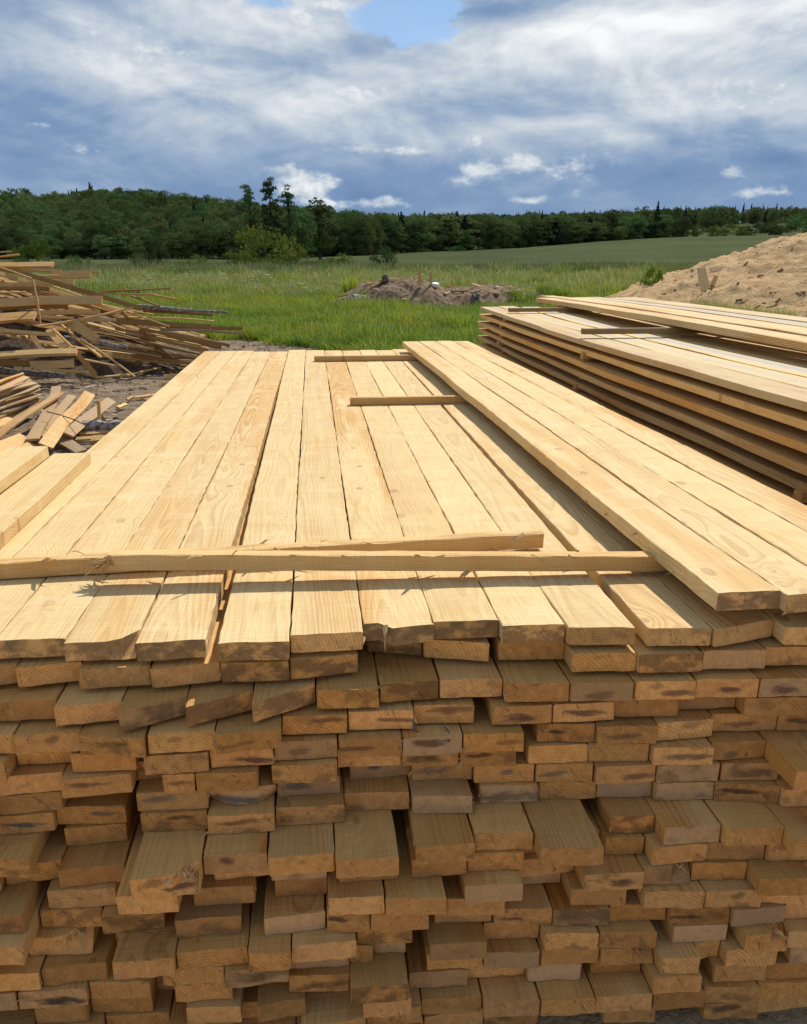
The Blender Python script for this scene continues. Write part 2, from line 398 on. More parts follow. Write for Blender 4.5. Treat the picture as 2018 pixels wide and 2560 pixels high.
def height(x, y, rough=True):
    r = math.hypot(x, y); az = math.degrees(math.atan2(x, y))
    rb, zb, rh, zh = az_pars(max(-75, min(75, az)))
    back = sstep(80, 130, abs(az))
    z = .30 * sstep(22, 72, r)
    z -= .9 * sstep(76, 104, r)
    z += (zb + .6) * sstep(98, rb, r) ** 1.0
    if r > rb + 10:
        k = min((r - rb - 10) / (rh - rb - 10), 1.0)
        z += (zh - zb) * (k if az > 0 else (.35 * k + .65 * sstep(0, 1, k)))
    z *= 1 - back
    if rough:
        if r < 40:
            yard = 1 - sstep(16.5, 19, r + 1.2 * hnoise(x, y, .3, 4))
            a = .035 * mnoise.fractal((x * 1.7, y * 1.7, 3.3), 1.0, 2.0, 4) + .035 * mnoise.fractal((x * 5.2, y * 5.2, 1.3), .8, 2.0, 3)
            k = sstep(2.0, 7.5, math.hypot(x - .3, (y - 4.5) * .55) + (0 if y > 0 else 0))
            z += a * (.25 + .75 * yard) * (k if r < 12 else 1) - .012
        z += .12 * hnoise(x, y, .07, 9) * sstep(25, 60, r) + .5 * hnoise(x, y, .02, 2) * sstep(90, 160, r)
    return z

def build_ground():
    az = list(np.arange(-26, 38.01, .28)) + list(np.arange(42, 334, 6.0))
    rad = [0.35]
    while rad[-1] < 1700: rad.append(rad[-1] * (1.022 if rad[-1] < 40 else 1.05))
    V = [(0, 0, height(0, 0.001))]
    for r in rad:
        for a in az:
            x, y = r * math.sin(R(a)), r * math.cos(R(a))
            V.append((x, y, height(x, y)))
    na = len(az); Fc = []
    for j in range(na): Fc.append((0, 1 + (j + 1) % na, 1 + j))
    for i in range(len(rad) - 1):
        b = 1 + i * na
        for j in range(na):
            k = (j + 1) % na
            Fc.append((b + j, b + k, b + na + k, b + na + j))
    m, t, out = mat_new('ground_cover')
    tc = t.new('ShaderNodeTexCoord'); P = tc.outputs['Object']
    x, y, z = t.sep(P)
    r = t.m('SQRT', t.m('ADD', t.m('MULTIPLY', x, x), t.m('MULTIPLY', y, y)))
    n1 = t.noise(P, .35, 5, .6); n2 = t.noise(P, 4.5, 6, .65); n3 = t.noise(P, 30, 4, .6); n4 = t.noise(t.xyz(x, t.m('MULTIPLY', y, 1.0), 0.0), .035, 5, .6)
    soil = t.mix(t.sm(n2, .35, .65), (.095, .065, .042), (.255, .185, .12))
    soil = t.mix(t.sm(n3, .45, .7), soil, (.30, .225, .15))
    soil = t.mix(t.sm(n1, .55, .72), soil, (.075, .055, .04))
    bounce_saw = t.mix(t.sm(n2, .3, .7), (.46, .33, .18), (.60, .455, .27))
    soil = t.mix(t.m('SUBTRACT', 1.0, t.sm(t.m('ADD', r, t.m('MULTIPLY', t.m('SUBTRACT', n1, .5), 5.0)), 5.5, 7.5)), soil, bounce_saw)      # unseen sawdust tone, added to bounce warm light onto the stack front
    near = t.mix(t.sm(n2, .35, .65), (.06, .095, .02), (.11, .15, .036))
    far = t.mix(t.sm(n4, .35, .65), (.105, .128, .034), (.155, .172, .050))
    streak = t.noise(t.xyz(t.m('MULTIPLY', x, .05), t.m('MULTIPLY', y, .25), 0.0), 1, 4, .6)
    far = t.mix(t.sm(streak, .52, .68), far, (.165, .175, .07))
    grass = t.mix(t.sm(r, 55.0, 95.0), near, far)
    sm_ = t.sm(t.m('ADD', t.m('MULTIPLY_ADD', t.sm(x, -1.0, 2.2), 5.5, r), t.m('MULTIPLY', t.m('SUBTRACT', n1, .5), 6.0)), 18.0, 20.0)
    col = t.mix(sm_, soil, grass)
    bs = t.new('ShaderNodeBsdfPrincipled'); t.put(bs.inputs['Base Color'], col)
    bs.inputs['Roughness'].default_value = .95; bs.inputs['Specular IOR Level'].default_value = .12
    bp = t.new('ShaderNodeBump'); bp.inputs['Strength'].default_value = .8; bp.inputs['Distance'].default_value = .03
    t.put(bp.inputs['Height'], t.m('ADD', n2, t.m('MULTIPLY', n3, .5))); t.l.new(bp.outputs[0], bs.inputs['Normal'])
    t.l.new(bs.outputs[0], out.inputs[0])
    o = mesh_obj('ground', V, Fc, m, smooth=True)
    tag(o, kind='structure')
build_ground()

# ------------------------------------------------------------------ vegetation meshes
rng = np.random.default_rng(11)
def leaves(points, size, normals=None, jitter=.9):
    """a leaf-clump quad at every point, loosely facing outwards"""
    n = len(points)
    a = rng.normal(size=(n, 3)) if normals is None else normals + jitter * rng.normal(size=(n, 3))
    a /= np.linalg.norm(a, axis=1)[:, None] + 1e-9
    b = np.cross(a, rng.normal(size=(n, 3))); b /= np.linalg.norm(b, axis=1)[:, None] + 1e-9
    c = np.cross(a, b)
    s = (size * rng.uniform(.6, 1.35, n))[:, None]
    k = rng.uniform(.45, .8, n)[:, None]
    V = np.stack([points - b * s * .5, points + c * s * k * .5, points + b * s * .5, points - c * s * k * .5], 1).reshape(-1, 3)
    Fc = np.arange(n * 4).reshape(-1, 4)
    return V, Fc
def tube(path, radii, n=6):
    V, Fc = [], []
    path = [Vector(p) for p in path]
    for i, p in enumerate(path):
        d = (path[min(i + 1, len(path) - 1)] - path[max(i - 1, 0)]).normalized()
        u = d.orthogonal().normalized(); w = d.cross(u)
        for k in range(n):
            a = 2 * math.pi * k / n
            V.append(tuple(p + (u * math.cos(a) + w * math.sin(a)) * radii[i]))
    for i in range(len(path) - 1):
        for k in range(n):
            Fc.append((i * n + k, i * n + (k + 1) % n, (i + 1) * n + (k + 1) % n, (i + 1) * n + k))
    Fc.append(tuple(range(n))[::-1]); Fc.append(tuple(range((len(path) - 1) * n, len(path) * n)))
    return V, Fc
def crown_pts(kind, h, seed, nleaf):
    g = np.random.default_rng(seed)
    if kind == 'fir':
        zz = h * (.10 + .90 * (1 - g.uniform(0, 1, nleaf) ** .6)); a = g.uniform(0, 6.283, nleaf)
        lay = (zz / h * 14) % 1
        rr = .20 * h * (1 - zz / h) * (.45 + .75 * (1 - lay)) * g.uniform(.4, 1.05, nleaf) + .02 * h * g.uniform(0, .4, nleaf)
        P = np.stack([rr * np.cos(a), rr * np.sin(a), zz], 1)
        N = np.stack([np.cos(a), np.sin(a), .5 + 0 * a], 1)
        return P, N, [(0, 0, h * .5)]
    if kind == 'bush':
        nb, cz, rx, rz, b0, b1 = 26, .42 * h, .75 * h, .50 * h, .16, .30
    elif kind == 'tall':
        nb, cz, rx, rz, b0, b1 = 40, .60 * h, .14 * h, .40 * h, .030, .062
    elif kind == 'slim':
        nb, cz, rx, rz, b0, b1 = 30, .55 * h, .17 * h, .44 * h, .07, .13
    else:
        nb, cz, rx, rz, b0, b1 = 34, .52 * h, .28 * h, .45 * h, .10, .17
    d = g.normal(size=(nb, 3)); d /= np.linalg.norm(d, axis=1)[:, None]
    rad = g.uniform(.25, 1, nb) ** .55
    C = d * rad[:, None] * np.array([rx, rx, rz]) + np.array([0, 0, cz])
    if kind == 'tall': C[:, :2] *= (1.25 - .85 * (C[:, 2] / h))[:, None]
    if kind == 'slim': C[:, :2] *= (1.5 - 1.15 * (C[:, 2] / h))[:, None]
    C[:, 2] = np.maximum(C[:, 2], .08 * h)
    br = g.uniform(b0, b1, nb) * h
    w = br ** 2; w = w / w.sum()
    ids = g.choice(nb, nleaf, p=w)
    d = g.normal(size=(nleaf, 3)); d /= np.linalg.norm(d, axis=1)[:, None]
    d[:, 2] = np.where(d[:, 2] < -.3, -d[:, 2] * .6, d[:, 2])
    P = C[ids] + d * (br[ids] * g.uniform(.55, 1.08, nleaf))[:, None] * np.array([1, 1, .82])
    P[:, 2] = np.maximum(P[:, 2], .02 * h)
    return P, d, [tuple(c) for c in C]
def tree_parts(kind, h, seed, nleaf, leaf):
    P, N, C = crown_pts(kind, h, seed, nleaf)
    cv, cf = leaves(P, leaf, N, .8)
    g = random.Random(seed)
    top = .92 * h if kind != 'bush' else .5 * h
    path = [(0, 0, -.4)] + [(g.uniform(-.012, .012) * h, g.uniform(-.012, .012) * h, top * k / 5) for k in range(1, 6)]
    r0 = .017 * h if kind != 'bush' else .02 * h
    tv, tf = tube(path, [r0 * 1.2] + [r0 * (1 - .17 * k) for k in range(1, 6)])
    for c in g.sample(C, min(9, len(C))):
        zb = min(c[2] * .6 + .05 * h, top)
        b = [(0, 0, zb), (c[0] * .5, c[1] * .5, (zb + c[2]) / 2 + .02 * h), c]
        v, f = tube(b, [r0 * .5, r0 * .35, r0 * .12], 4)
        o = len(tv); tv += v; tf += [tuple(i + o for i in q) for q in f]
    return (tv, tf), (cv, cf)
def me_from(name, v, f, mats, mi=None):
    me = bpy.data.meshes.new(name)
    me.from_pydata(v.tolist() if isinstance(v, np.ndarray) else v, [], f.tolist() if isinstance(f, np.ndarray) else f)
    for m in mats: me.materials.append(m)
    if mi is not None: me.polygons.foreach_set('material_index', mi)
    me.update(); return me
PROTO = {}
def proto(key, kind, h, seed, nleaf, leaf, mat):
    (tv, tf), (cv, cf) = tree_parts(kind, h, seed, nleaf, leaf)
    PROTO[key] = (me_from('trunk', tv, tf, [TRUNK]), me_from('crown', cv, cf, [mat]), h, (tv, tf, cv, cf, mat))
for i in range(5): proto('broad%d' % i, 'broad', 13, 20 + i, 4200, .46, LEAF)
for i in range(2): proto('slim%d' % i, 'slim', 13, 40 + i, 2200, .55, LEAF)
for i in range(2): proto('fir%d' % i, 'fir', 14, 60 + i, 1800, .60, LEAF_FIR)
for i in range(3): proto('tall%d' % i, 'tall', 15, 80 + i, 2300, .36, LEAF)
for i in range(3): proto('bush%d' % i, 'bush', 3, 100 + i, 2600, .20, LEAF_WILLOW)
for i in range(2): proto('dbush%d' % i, 'bush', 3, 120 + i, 2600, .20, LEAF)
for i in range(3): proto('far%d' % i, 'broad', 13, 140 + i, 1500, .85, LEAF_FAR)

def place_tree(key, name, x, y, h, wf, label, group=None, cat='tree', sink=.15):
    tm, cm_, h0, _ = PROTO[key]
    e = empty(name, (x, y, height(x, y) - sink), random.uniform(0, 6.28))
    s = h / h0; e.scale = (s * wf, s * wf, s)
    for nm, me in (('trunk', tm), ('crown', cm_)):
        o = bpy.data.objects.new(nm, me); COL.objects.link(o); o.parent = e
    tag(e, label, cat, group)
    return e
def tree_px(key, name, px, ptop, r, wpx, label, group=None, cat='tree', base=None):
    """tree at image column px and distance r, its top at row ptop, crown about wpx wide"""
    d = ray(px, 645); k = r / math.hypot(d.x, d.y)
    x, y = d.x * k, d.y * k
    zt = EYE + r * tan_el(px, ptop); h = max(zt - height(x, y) + .15, .4)
    wm = wpx * r / F
    nat = {'broad': .78, 'tall': .30, 'slim': .42, 'fir': .40, 'bush': 1.9, 'dbush': 1.9, 'far': .78}[key.rstrip('0123456789')] * h
    return place_tree(key, name, x, y, h, max(.4, min(2.4, wm / nat)), label, group, cat)

def scatter(name, pts, rot, scl, idx, protos, label, cat):
    c = bpy.data.collections.new(name + '_source')
    for p in protos: c.objects.link(p)
    me = bpy.data.meshes.new(name); me.from_pydata(pts.tolist(), [], [])
    for nm, typ, val in (('rotz', 'FLOAT', rot), ('scl', 'FLOAT_VECTOR', scl), ('pick', 'INT', idx)):
        a = me.attributes.new(nm, typ, 'POINT')
        a.data.foreach_set('vector' if typ == 'FLOAT_VECTOR' else 'value', np.asarray(val).ravel().tolist())
    o = bpy.data.objects.new(name, me); COL.objects.link(o)
    g = bpy.data.node_groups.new(name, 'GeometryNodeTree')
    g.interface.new_socket('Geometry', in_out='INPUT', socket_type='NodeSocketGeometry')
    g.interface.new_socket('Geometry', in_out='OUTPUT', socket_type='NodeSocketGeometry')
    n = g.nodes; l = g.links
    gi = n.new('NodeGroupInput'); go = n.new('NodeGroupOutput')
    ci = n.new('GeometryNodeCollectionInfo'); ci.inputs['Collection'].default_value = c
    ci.inputs['Separate Children'].default_value = True; ci.inputs['Reset Children'].default_value = True
    ip = n.new('GeometryNodeInstanceOnPoints'); ip.inputs['Pick Instance'].default_value = True
    def na(nm, dt):
        q = n.new('GeometryNodeInputNamedAttribute'); q.data_type = dt; q.inputs['Name'].default_value = nm; return q.outputs[0]
    cx = n.new('ShaderNodeCombineXYZ'); l.new(na('rotz', 'FLOAT'), cx.inputs[2])
    e2r = n.new('FunctionNodeEulerToRotation'); l.new(cx.outputs[0], e2r.inputs[0])
    l.new(gi.outputs[0], ip.inputs['Points']); l.new(ci.outputs[0], ip.inputs['Instance'])
    l.new(na('pick', 'INT'), ip.inputs['Instance Index'])
    l.new(e2r.outputs[0], ip.inputs['Rotation']); l.new(na('scl', 'FLOAT_VECTOR'), ip.inputs['Scale'])
    l.new(ip.outputs[0], go.inputs[0])
    md = o.modifiers.new('scatter', 'NODES'); md.node_group = g
    tag(o, label, cat, kind='stuff')
    return o
def proto_obj(key):
    tv, tf, cv, cf, mat = PROTO[key][3]
    V = list(tv) + cv.tolist(); o = len(tv)
    Fc = list(tf) + [tuple(i + o for i in q) for q in cf.tolist()]
    me = me_from(key, V, Fc, [TRUNK, mat], [0] * len(tf) + [1] * len(cf))
    return bpy.data.objects.new(key, me)

# ---- far woods (one mass each)
def wood_points(az0, az1, fr0, fr1, spacing, thin=None, hs=None):
    P, S, I = [], [], []
    a = az0
    while a < az1:
        rb, zb, rh, zh = az_pars(a)
        r = rb + fr0(a)
        rend = fr1(a, rh)
        while r < rend:
            aa = a + random.uniform(-.6, .6) * spacing / r * 57.3; r2 = r + random.uniform(-.5, .5) * spacing
            if thin is None or not thin(aa, r2):
                x, y = r2 * math.sin(R(aa)), r2 * math.cos(R(aa))
                P.append((x, y, height(x, y) - (.3 if rh < 600 else 1.6))); h = random.uniform(.8, 1.12) * (hs(r2 - rb, rh - rb) if hs else .95); S.append((h * random.uniform(.85, 1.2),) * 2 + (h,))
            r += spacing
        a += spacing / (rb + .45 * max(rh - rb, 10)) * 57.3
    return np.array(P), np.array(S)
def mk_wood(name, az0, az1, f0, f1, sp, keys, weights, label, thin=None, hs=None):
    P, S = wood_points(az0, az1, f0, f1, sp, thin, hs)
    idx = np.array(random.choices(range(len(keys)), weights, k=len(P)))
    order = sorted(range(len(keys)), key=lambda i: keys[i]); rank = {k: i for i, k in enumerate(order)}
    idx = np.array([rank[i] for i in idx])
    scatter(name, P, np.random.default_rng(5).uniform(0, 6.28, len(P)), S, idx, [proto_obj(k) for k in keys], label, 'forest')
mk_wood('hillside_wood', -32, 2.5, lambda a: 9, lambda a, rh: min(rh, 430) + 12, 5.6, ['broad0', 'broad1', 'broad2', 'broad3', 'fir0', 'slim0'], [5, 5, 5, 5, .35, 1.5],
        'dense dark green wood covering the rounded hill', hs=lambda d, D: .56 + .44 * min(1, d / 170))
mk_wood('treeline_wood', 2.5, 24, lambda a: 9, lambda a, rh: az_pars(a)[0] + 34, 7.0, ['broad1', 'broad2', 'broad4', 'slim1', 'fir1'], [5, 5, 5, 2, .4],
        'deep belt of dark trees behind the sloping field')
mk_wood('far_ridge_wood', -3, 42, lambda a: (az_pars(a)[2] - az_pars(a)[0]) * .42, lambda a, rh: rh + 25, 10.5, ['far0', 'far1', 'far2', 'fir0', 'fir1'], [5, 5, 5, .9, .9],
        'distant mixed forest along the flat skyline ridge',
        thin=lambda a, r: a > 16 and r < 690 and mnoise.noise((a * .22, r * .012, 4.4)) > -.22)

# ---- single trees and shrubs
T_ = 'trees along the edge of the dark wood'
for i, (px, top, r, w) in enumerate([(630, 447, 146, 62), (682, 434, 148, 62), (726, 462, 147, 66)]):
    tree_px('tall%d' % i, 'aspen_tree', px, top, r, w, ['tall slim tree with a loose top, beside the willow thicket', 'tallest tree of all, thin pointed top standing above the wood',
            'tall tree with broad ragged top, shortest of the standing trio'][i], 'tall trio of trees')
tree_px('slim1', 'pointed_tree', 800, 490, 160, 90, 'pointed tree beside the tall trio, on the side of the open sky')
tree_px('broad2', 'broadleaf_tree', 655, 520, 150, 130, 'wide dark tree filling the foot of the tall trio')
tree_px('broad4', 'broadleaf_tree', 690, 528, 151, 140, 'dark rounded tree wrapped round the trunks of the tall trio')
tree_px('broad0', 'broadleaf_tree', 745, 505, 153, 110, 'dark full tree between the tall trio and the pointed tree')
tree_px('bush0', 'willow_thicket', 672, 566, 112, 200, 'large yellowish green willow thicket below the tall trio', cat='shrub')
tree_px('bush1', 'willow_thicket', 600, 628, 104, 120, 'low willow scrub at the foot of the large thicket', cat='shrub')
tree_px('bush0', 'meadow_bush', 70, 595, 102, 122, 'rounded olive green bush behind the scrap heap', cat='shrub')
tree_px('dbush0', 'meadow_bush', 395, 590, 104, 84, 'dark twin-topped bush standing at the meadow edge', cat='shrub')
tree_px('dbush1', 'meadow_bush', 352, 625, 100, 74, 'small dark bush leaning against the twin-topped bush', cat='shrub')
tree_px('bush2', 'low_shrub', 475, 632, 103, 130, 'low pale willow shrub between dark bush and thicket', cat='shrub')
tree_px('dbush1', 'low_shrub', 195, 634, 112, 66, 'low grey green shrub beside the rounded olive bush', cat='shrub')
tree_px('dbush0', 'dome_shrub', 962, 612, 128, 112, 'dome shaped dark shrub alone before the treeline', cat='shrub')
tree_px('bush2', 'low_shrub', 850, 630, 122, 130, 'flat spreading shrub next to the dome shaped shrub', cat='shrub')
tree_px('slim0', 'conical_tree', 1165, 574, 236, 70, 'conical bushy tree standing out from the belt')
tree_px('dbush1', 'low_shrub', 1135, 614, 232, 110, 'spreading shrub at the foot of the conical tree', cat='shrub')
tree_px('broad3', 'field_tree', 1772, 512, 345, 62, 'single lighter tree rising behind the field crest')
tree_px('dbush0', 'field_bush', 1735, 556, 326, 46, 'round dark bush on the field crest', cat='shrub')
for i, (px, top, w) in enumerate([(1655, 580, 60), (1700, 577, 50), (1790, 560, 60), (1835, 558, 64), (1880, 552, 70), (1935, 542, 90), (1990, 530, 110), (2060, 525, 120), (1860, 575, 60)]):
    tree_px(['bush1', 'dbush0', 'bush2', 'bush0', 'dbush1', 'dbush0', 'dbush1', 'dbush0', 'bush2'][i], 'field_bush', px, top, 322 + 3 * i, w, 'rounded bush in the hedge along the field crest', 'hedge along the field crest', 'shrub')
n_ = 0
px = -60.0
while px < 1640:
    rb = az_pars(az_of(px))[0]
    top = np.interp(px, [-60, 150, 300, 450, 600, 820, 900, 1000, 1120, 1300, 1450, 1640], [575, 585, 590, 575, 545, 532, 535, 545, 534, 543, 548, 566]) + random.uniform(-9, 12)
    key = random.choice(['broad0', 'broad1', 'broad2', 'broad3', 'broad4', 'slim0', 'slim1', 'broad1', 'fir1' if px > 700 else 'broad4'])
    fir = key.startswith('fir')
    tree_px(key, 'fir_tree' if fir else 'broadleaf_tree', px, top - (8 if fir else 0), rb + random.uniform(1, 9), random.uniform(46, 70),
            'narrow dark conifer in the treeline behind the field' if fir else ('dark tree at the foot of the wooded hill' if px < 640 else 'dark leafy tree in the treeline behind the sloping field'),
            'conifers in the treeline' if fir else ('trees at the foot of the wooded hill' if px < 640 else 'leafy trees in the treeline'))
    px += random.uniform(18, 30) if px < 640 else random.uniform(15, 26)
for px, top in [(158, 478), (190, 476), (197, 474), (386, 474), (494, 498), (150, 484)]:
    tree_px('fir0', 'spruce_tree', px, top, 405, 26, 'thin dark spruce poking above the hill skyline', 'spruces on the hill skyline')
for i in range(22):
    px = random.choice([random.uniform(1640, 2030), random.uniform(1250, 2030)])
    tree_px('fir%d' % (i % 2), 'spruce_tree', px, np.interp(px, [1250, 1640, 1850, 2030], [528, 519, 510, 505]) + random.uniform(-4, 5), 856, 13, 'tiny pointed spruce on the distant skyline ridge', 'spruces on the distant ridge')

# ------------------------------------------------------------------ grass
def tuft(name, n, h, spread, lean, seed, seedheads=0, w=.010, gm=None):
    g = random.Random(seed); V, Fc, MI = [], [], []
    for i in range(n):
        a = g.uniform(0, 6.28); r0 = spread * math.sqrt(g.random()); bx, by = r0 * math.cos(a), r0 * math.sin(a)
        hh = h * g.uniform(.55, 1.1); la = g.uniform(0, 6.28); ln = lean * g.uniform(.1, 1) * hh
        ca, sa = math.cos(la + 1.57) * w * g.uniform(.6, 1.3), math.sin(la + 1.57) * w * g.uniform(.6, 1.3)
        mx, my = bx + math.cos(la) * ln * .3, by + math.sin(la) * ln * .3
        tx, ty = bx + math.cos(la) * ln, by + math.sin(la) * ln
        o = len(V)
        V += [(bx - ca, by - sa, -.03), (bx + ca, by + sa, -.03), (mx - ca * .8, my - sa * .8, hh * .6), (mx + ca * .8, my + sa * .8, hh * .6), (tx, ty, hh)]
        Fc += [(o, o + 1, o + 3, o + 2), (o + 2, o + 3, o + 4)]; MI += [0, 0]
        if i < seedheads:
            o = len(V)
            V += [(tx - ca, ty - sa, hh * .92), (tx + ca, ty + sa, hh * .92), (tx + ca * .6, ty + sa * .6, hh * 1.18), (tx - ca * .6, ty - sa * .6, hh * 1.18)]
            Fc += [(o, o + 1, o + 2, o + 3)]; MI += [1]
    return bpy.data.objects.new(name, me_from(name, V, Fc, [gm or GRASS, SEEDHEAD], MI))
def umbel(name, seed):
    g = random.Random(seed); V, Fc, MI = [], [], []
    for s in range(3):
        bx, by = g.uniform(-.15, .15), g.uniform(-.15, .15); hh = g.uniform(.65, .95)
        v, f = tube([(bx, by, 0), (bx * 1.2, by * 1.2, hh)], [.006, .004], 3); o = len(V)
        V += v; Fc += [tuple(i + o for i in q) for q in f]; MI += [0] * len(f)
        for k in range(9):
            a = g.uniform(0, 6.28); r0 = .085 * math.sqrt(g.random()); cx, cy, cz = bx * 1.2 + r0 * math.cos(a), by * 1.2 + r0 * math.sin(a), hh + .04 - r0 * .3
            o = len(V); q = g.uniform(.010, .018)
            V += [(cx - q, cy, cz - q * .6), (cx, cy - q, cz), (cx + q, cy, cz + q * .6), (cx, cy + q, cz)]; Fc.append((o, o + 1, o + 2, o + 3)); MI.append(1)
    return bpy.data.objects.new(name, me_from(name, V, Fc, [GRASS, FLOWER], MI))
MOUND = (4.9, 29.2)
SAND = (19.5, 27.0, 10.1)
MX, MY = MOUND
def mound_z(x, y):
    u, v_ = (x - MX) / 4.5, (y - MY) / 1.9
    a = max(0, 1 - (u + .38) ** 2 / .34 - v_ ** 2) ** .8 * 1.06
    b = max(0, 1 - (u - .30) ** 2 / .75 - v_ ** 2) ** .9 * .78
    return max(a, b) + (.10 * mnoise.fractal((x * 1.8, y * 1.8, 7), 1, 2, 3) + .07 * mnoise.fractal((x * 6.5, y * 6.5, 3), .7, 2, 4)) * min(1, 4 * max(a, b)) + height(x, y, False) - .05
def grass_ok(x, y):
    r = math.hypot(x, y)
    if math.hypot(x - SAND[0], y - SAND[1]) < SAND[2] * .93: return False
    if ((x - MOUND[0]) / 4.1) ** 2 + ((y - MOUND[1]) / 2.2) ** 2 < (1.1 if x < MOUND[0] + .5 else .70) + .6 * hnoise(x, y, .9, 5): return False
    if r < 18.0 + 2.6 * hnoise(x, y, .28, 4) - 6.5 * sstep(-1.0, 2.2, x): return False
    if -1.2 < x < 3.6 and y < 9: return False
    if x < -.9 and y < 18.6 and x > -12: return hnoise(x, y, .6, 8) > .25 and y > 16
    return True
P, S, I, RT = [], [], [], []
g_ = random.Random(3)
def sow(r0, r1, dens, smin, smax, a0=-24, a1=37):
    n = int(.5 * R(a1 - a0) * (r1 * r1 - r0 * r0) * dens)
    for _ in range(n):
        r = math.sqrt(g_.uniform(r0 * r0, r1 * r1)); a = R(g_.uniform(a0, a1)); x, y = r * math.sin(a), r * math.cos(a)
        if not grass_ok(x, y): continue
        ht = .75 + .55 * hnoise(x, y, .35, 12)
        if r < 21: ht *= .45 + .55 * sstep(17, 21, r + 6 * sstep(-1, 2.2, x))
        P.append((x, y, max(height(x, y), mound_z(x, y) if abs(y - MOUND[1]) < 2.2 else -9))); s = g_.uniform(smin, smax); S.append((s, s, s * ht)); RT.append(g_.uniform(0, 6.28))
        I.append(4 if r > 92 or (r > 74 and g_.random() < .5) else (g_.choice([0, 1, 3, 3, 3]) if r > 32 else g_.choice([0, 1, 2])))
sow(11.5, 34, 17, .8, 1.25)
sow(34, 56, 7.5, 1.0, 1.5)
sow(56, 86, 3.2, 1.2, 1.9)
sow(86, 150, 1.6, .7, 1.1)
scatter('meadow_grass', np.array(P), RT, np.array(S), I,
        [tuft('tuft_a', 60, .46, .24, .7, 1, 2, .007), tuft('tuft_b', 56, .52, .22, .9, 2, 5, .007), tuft('tuft_c', 60, .40, .27, 1.1, 3, 2, .007), tuft('tuft_d', 40, .60, .24, .5, 4, 14), tuft('tuft_e', 40, .55, .30, .5, 5, 8, .014, GRASS_FAR)],
        'tall green meadow grass beyond the timber yard', 'grass')
P, S, RT = [], [], []
for _ in range(900):
    r = math.sqrt(g_.uniform(30 ** 2, 88 ** 2)); a = R(g_.uniform(-20, 14)); x, y = r * math.sin(a), r * math.cos(a)
    if not grass_ok(x, y) or hnoise(x, y, .10, 31) < -.02 + .02 * math.degrees(a): continue
    P.append((x, y, height(x, y))); s = g_.uniform(.7, 1.0); S.append((s, s, s)); RT.append(g_.uniform(0, 6.28))
scatter('meadow_flowers', np.array(P), RT, np.array(S), [i % 2 for i in range(len(P))], [umbel('umbel_a', 1), umbel('umbel_b', 2)],
        'white umbel flowers scattered through the tall meadow grass', 'flowers')

# ------------------------------------------------------------------ unseen cloud, placed out of view to shade the far meadow and woods
def build_shade_cloud():
    bm = bmesh.new(); bmesh.ops.create_icosphere(bm, subdivisions=5, radius=1)
    for v in bm.verts:
        n = mnoise.fractal(v.co * 2.1 + Vector((4, 1, 2)), .9, 2.0, 5)
        k = 1 + .13 * n
        v.co = Vector((v.co.x * 640 * k, v.co.y * 390 * k, (v.co.z if v.co.z > 0 else v.co.z * .35) * 120 * k))
    me = bpy.data.meshes.new('cloud'); bm.to_mesh(me); bm.free()
    me.polygons.foreach_set('use_smooth', [True] * len(me.polygons))
    m, t, out = mat_new('shade_cloud')         # thin cloud: lets about a third of the sunlight through
    d = t.new('ShaderNodeBsdfDiffuse'); d.inputs[0].default_value = (.9, .9, .91, 1)
    tr = t.new('ShaderNodeBsdfTransparent'); mx = t.new('ShaderNodeMixShader'); mx.inputs[0].default_value = .55
    t.l.new(d.outputs[0], mx.inputs[1]); t.l.new(tr.outputs[0], mx.inputs[2]); t.l.new(mx.outputs[0], out.inputs[0])
    me.materials.append(m)
    o = bpy.data.objects.new('cloud', me); COL.objects.link(o)
    H = 520.0; off = H / math.tan(R(SUN_EL))
    o.location = (110 + off * math.sin(R(SUN_AZ)), 462 + off * math.cos(R(SUN_AZ)), H)
    tag(o, 'unseen flat-bottomed cloud placed high out of view to shade the woods', 'cloud')
build_shade_cloud()

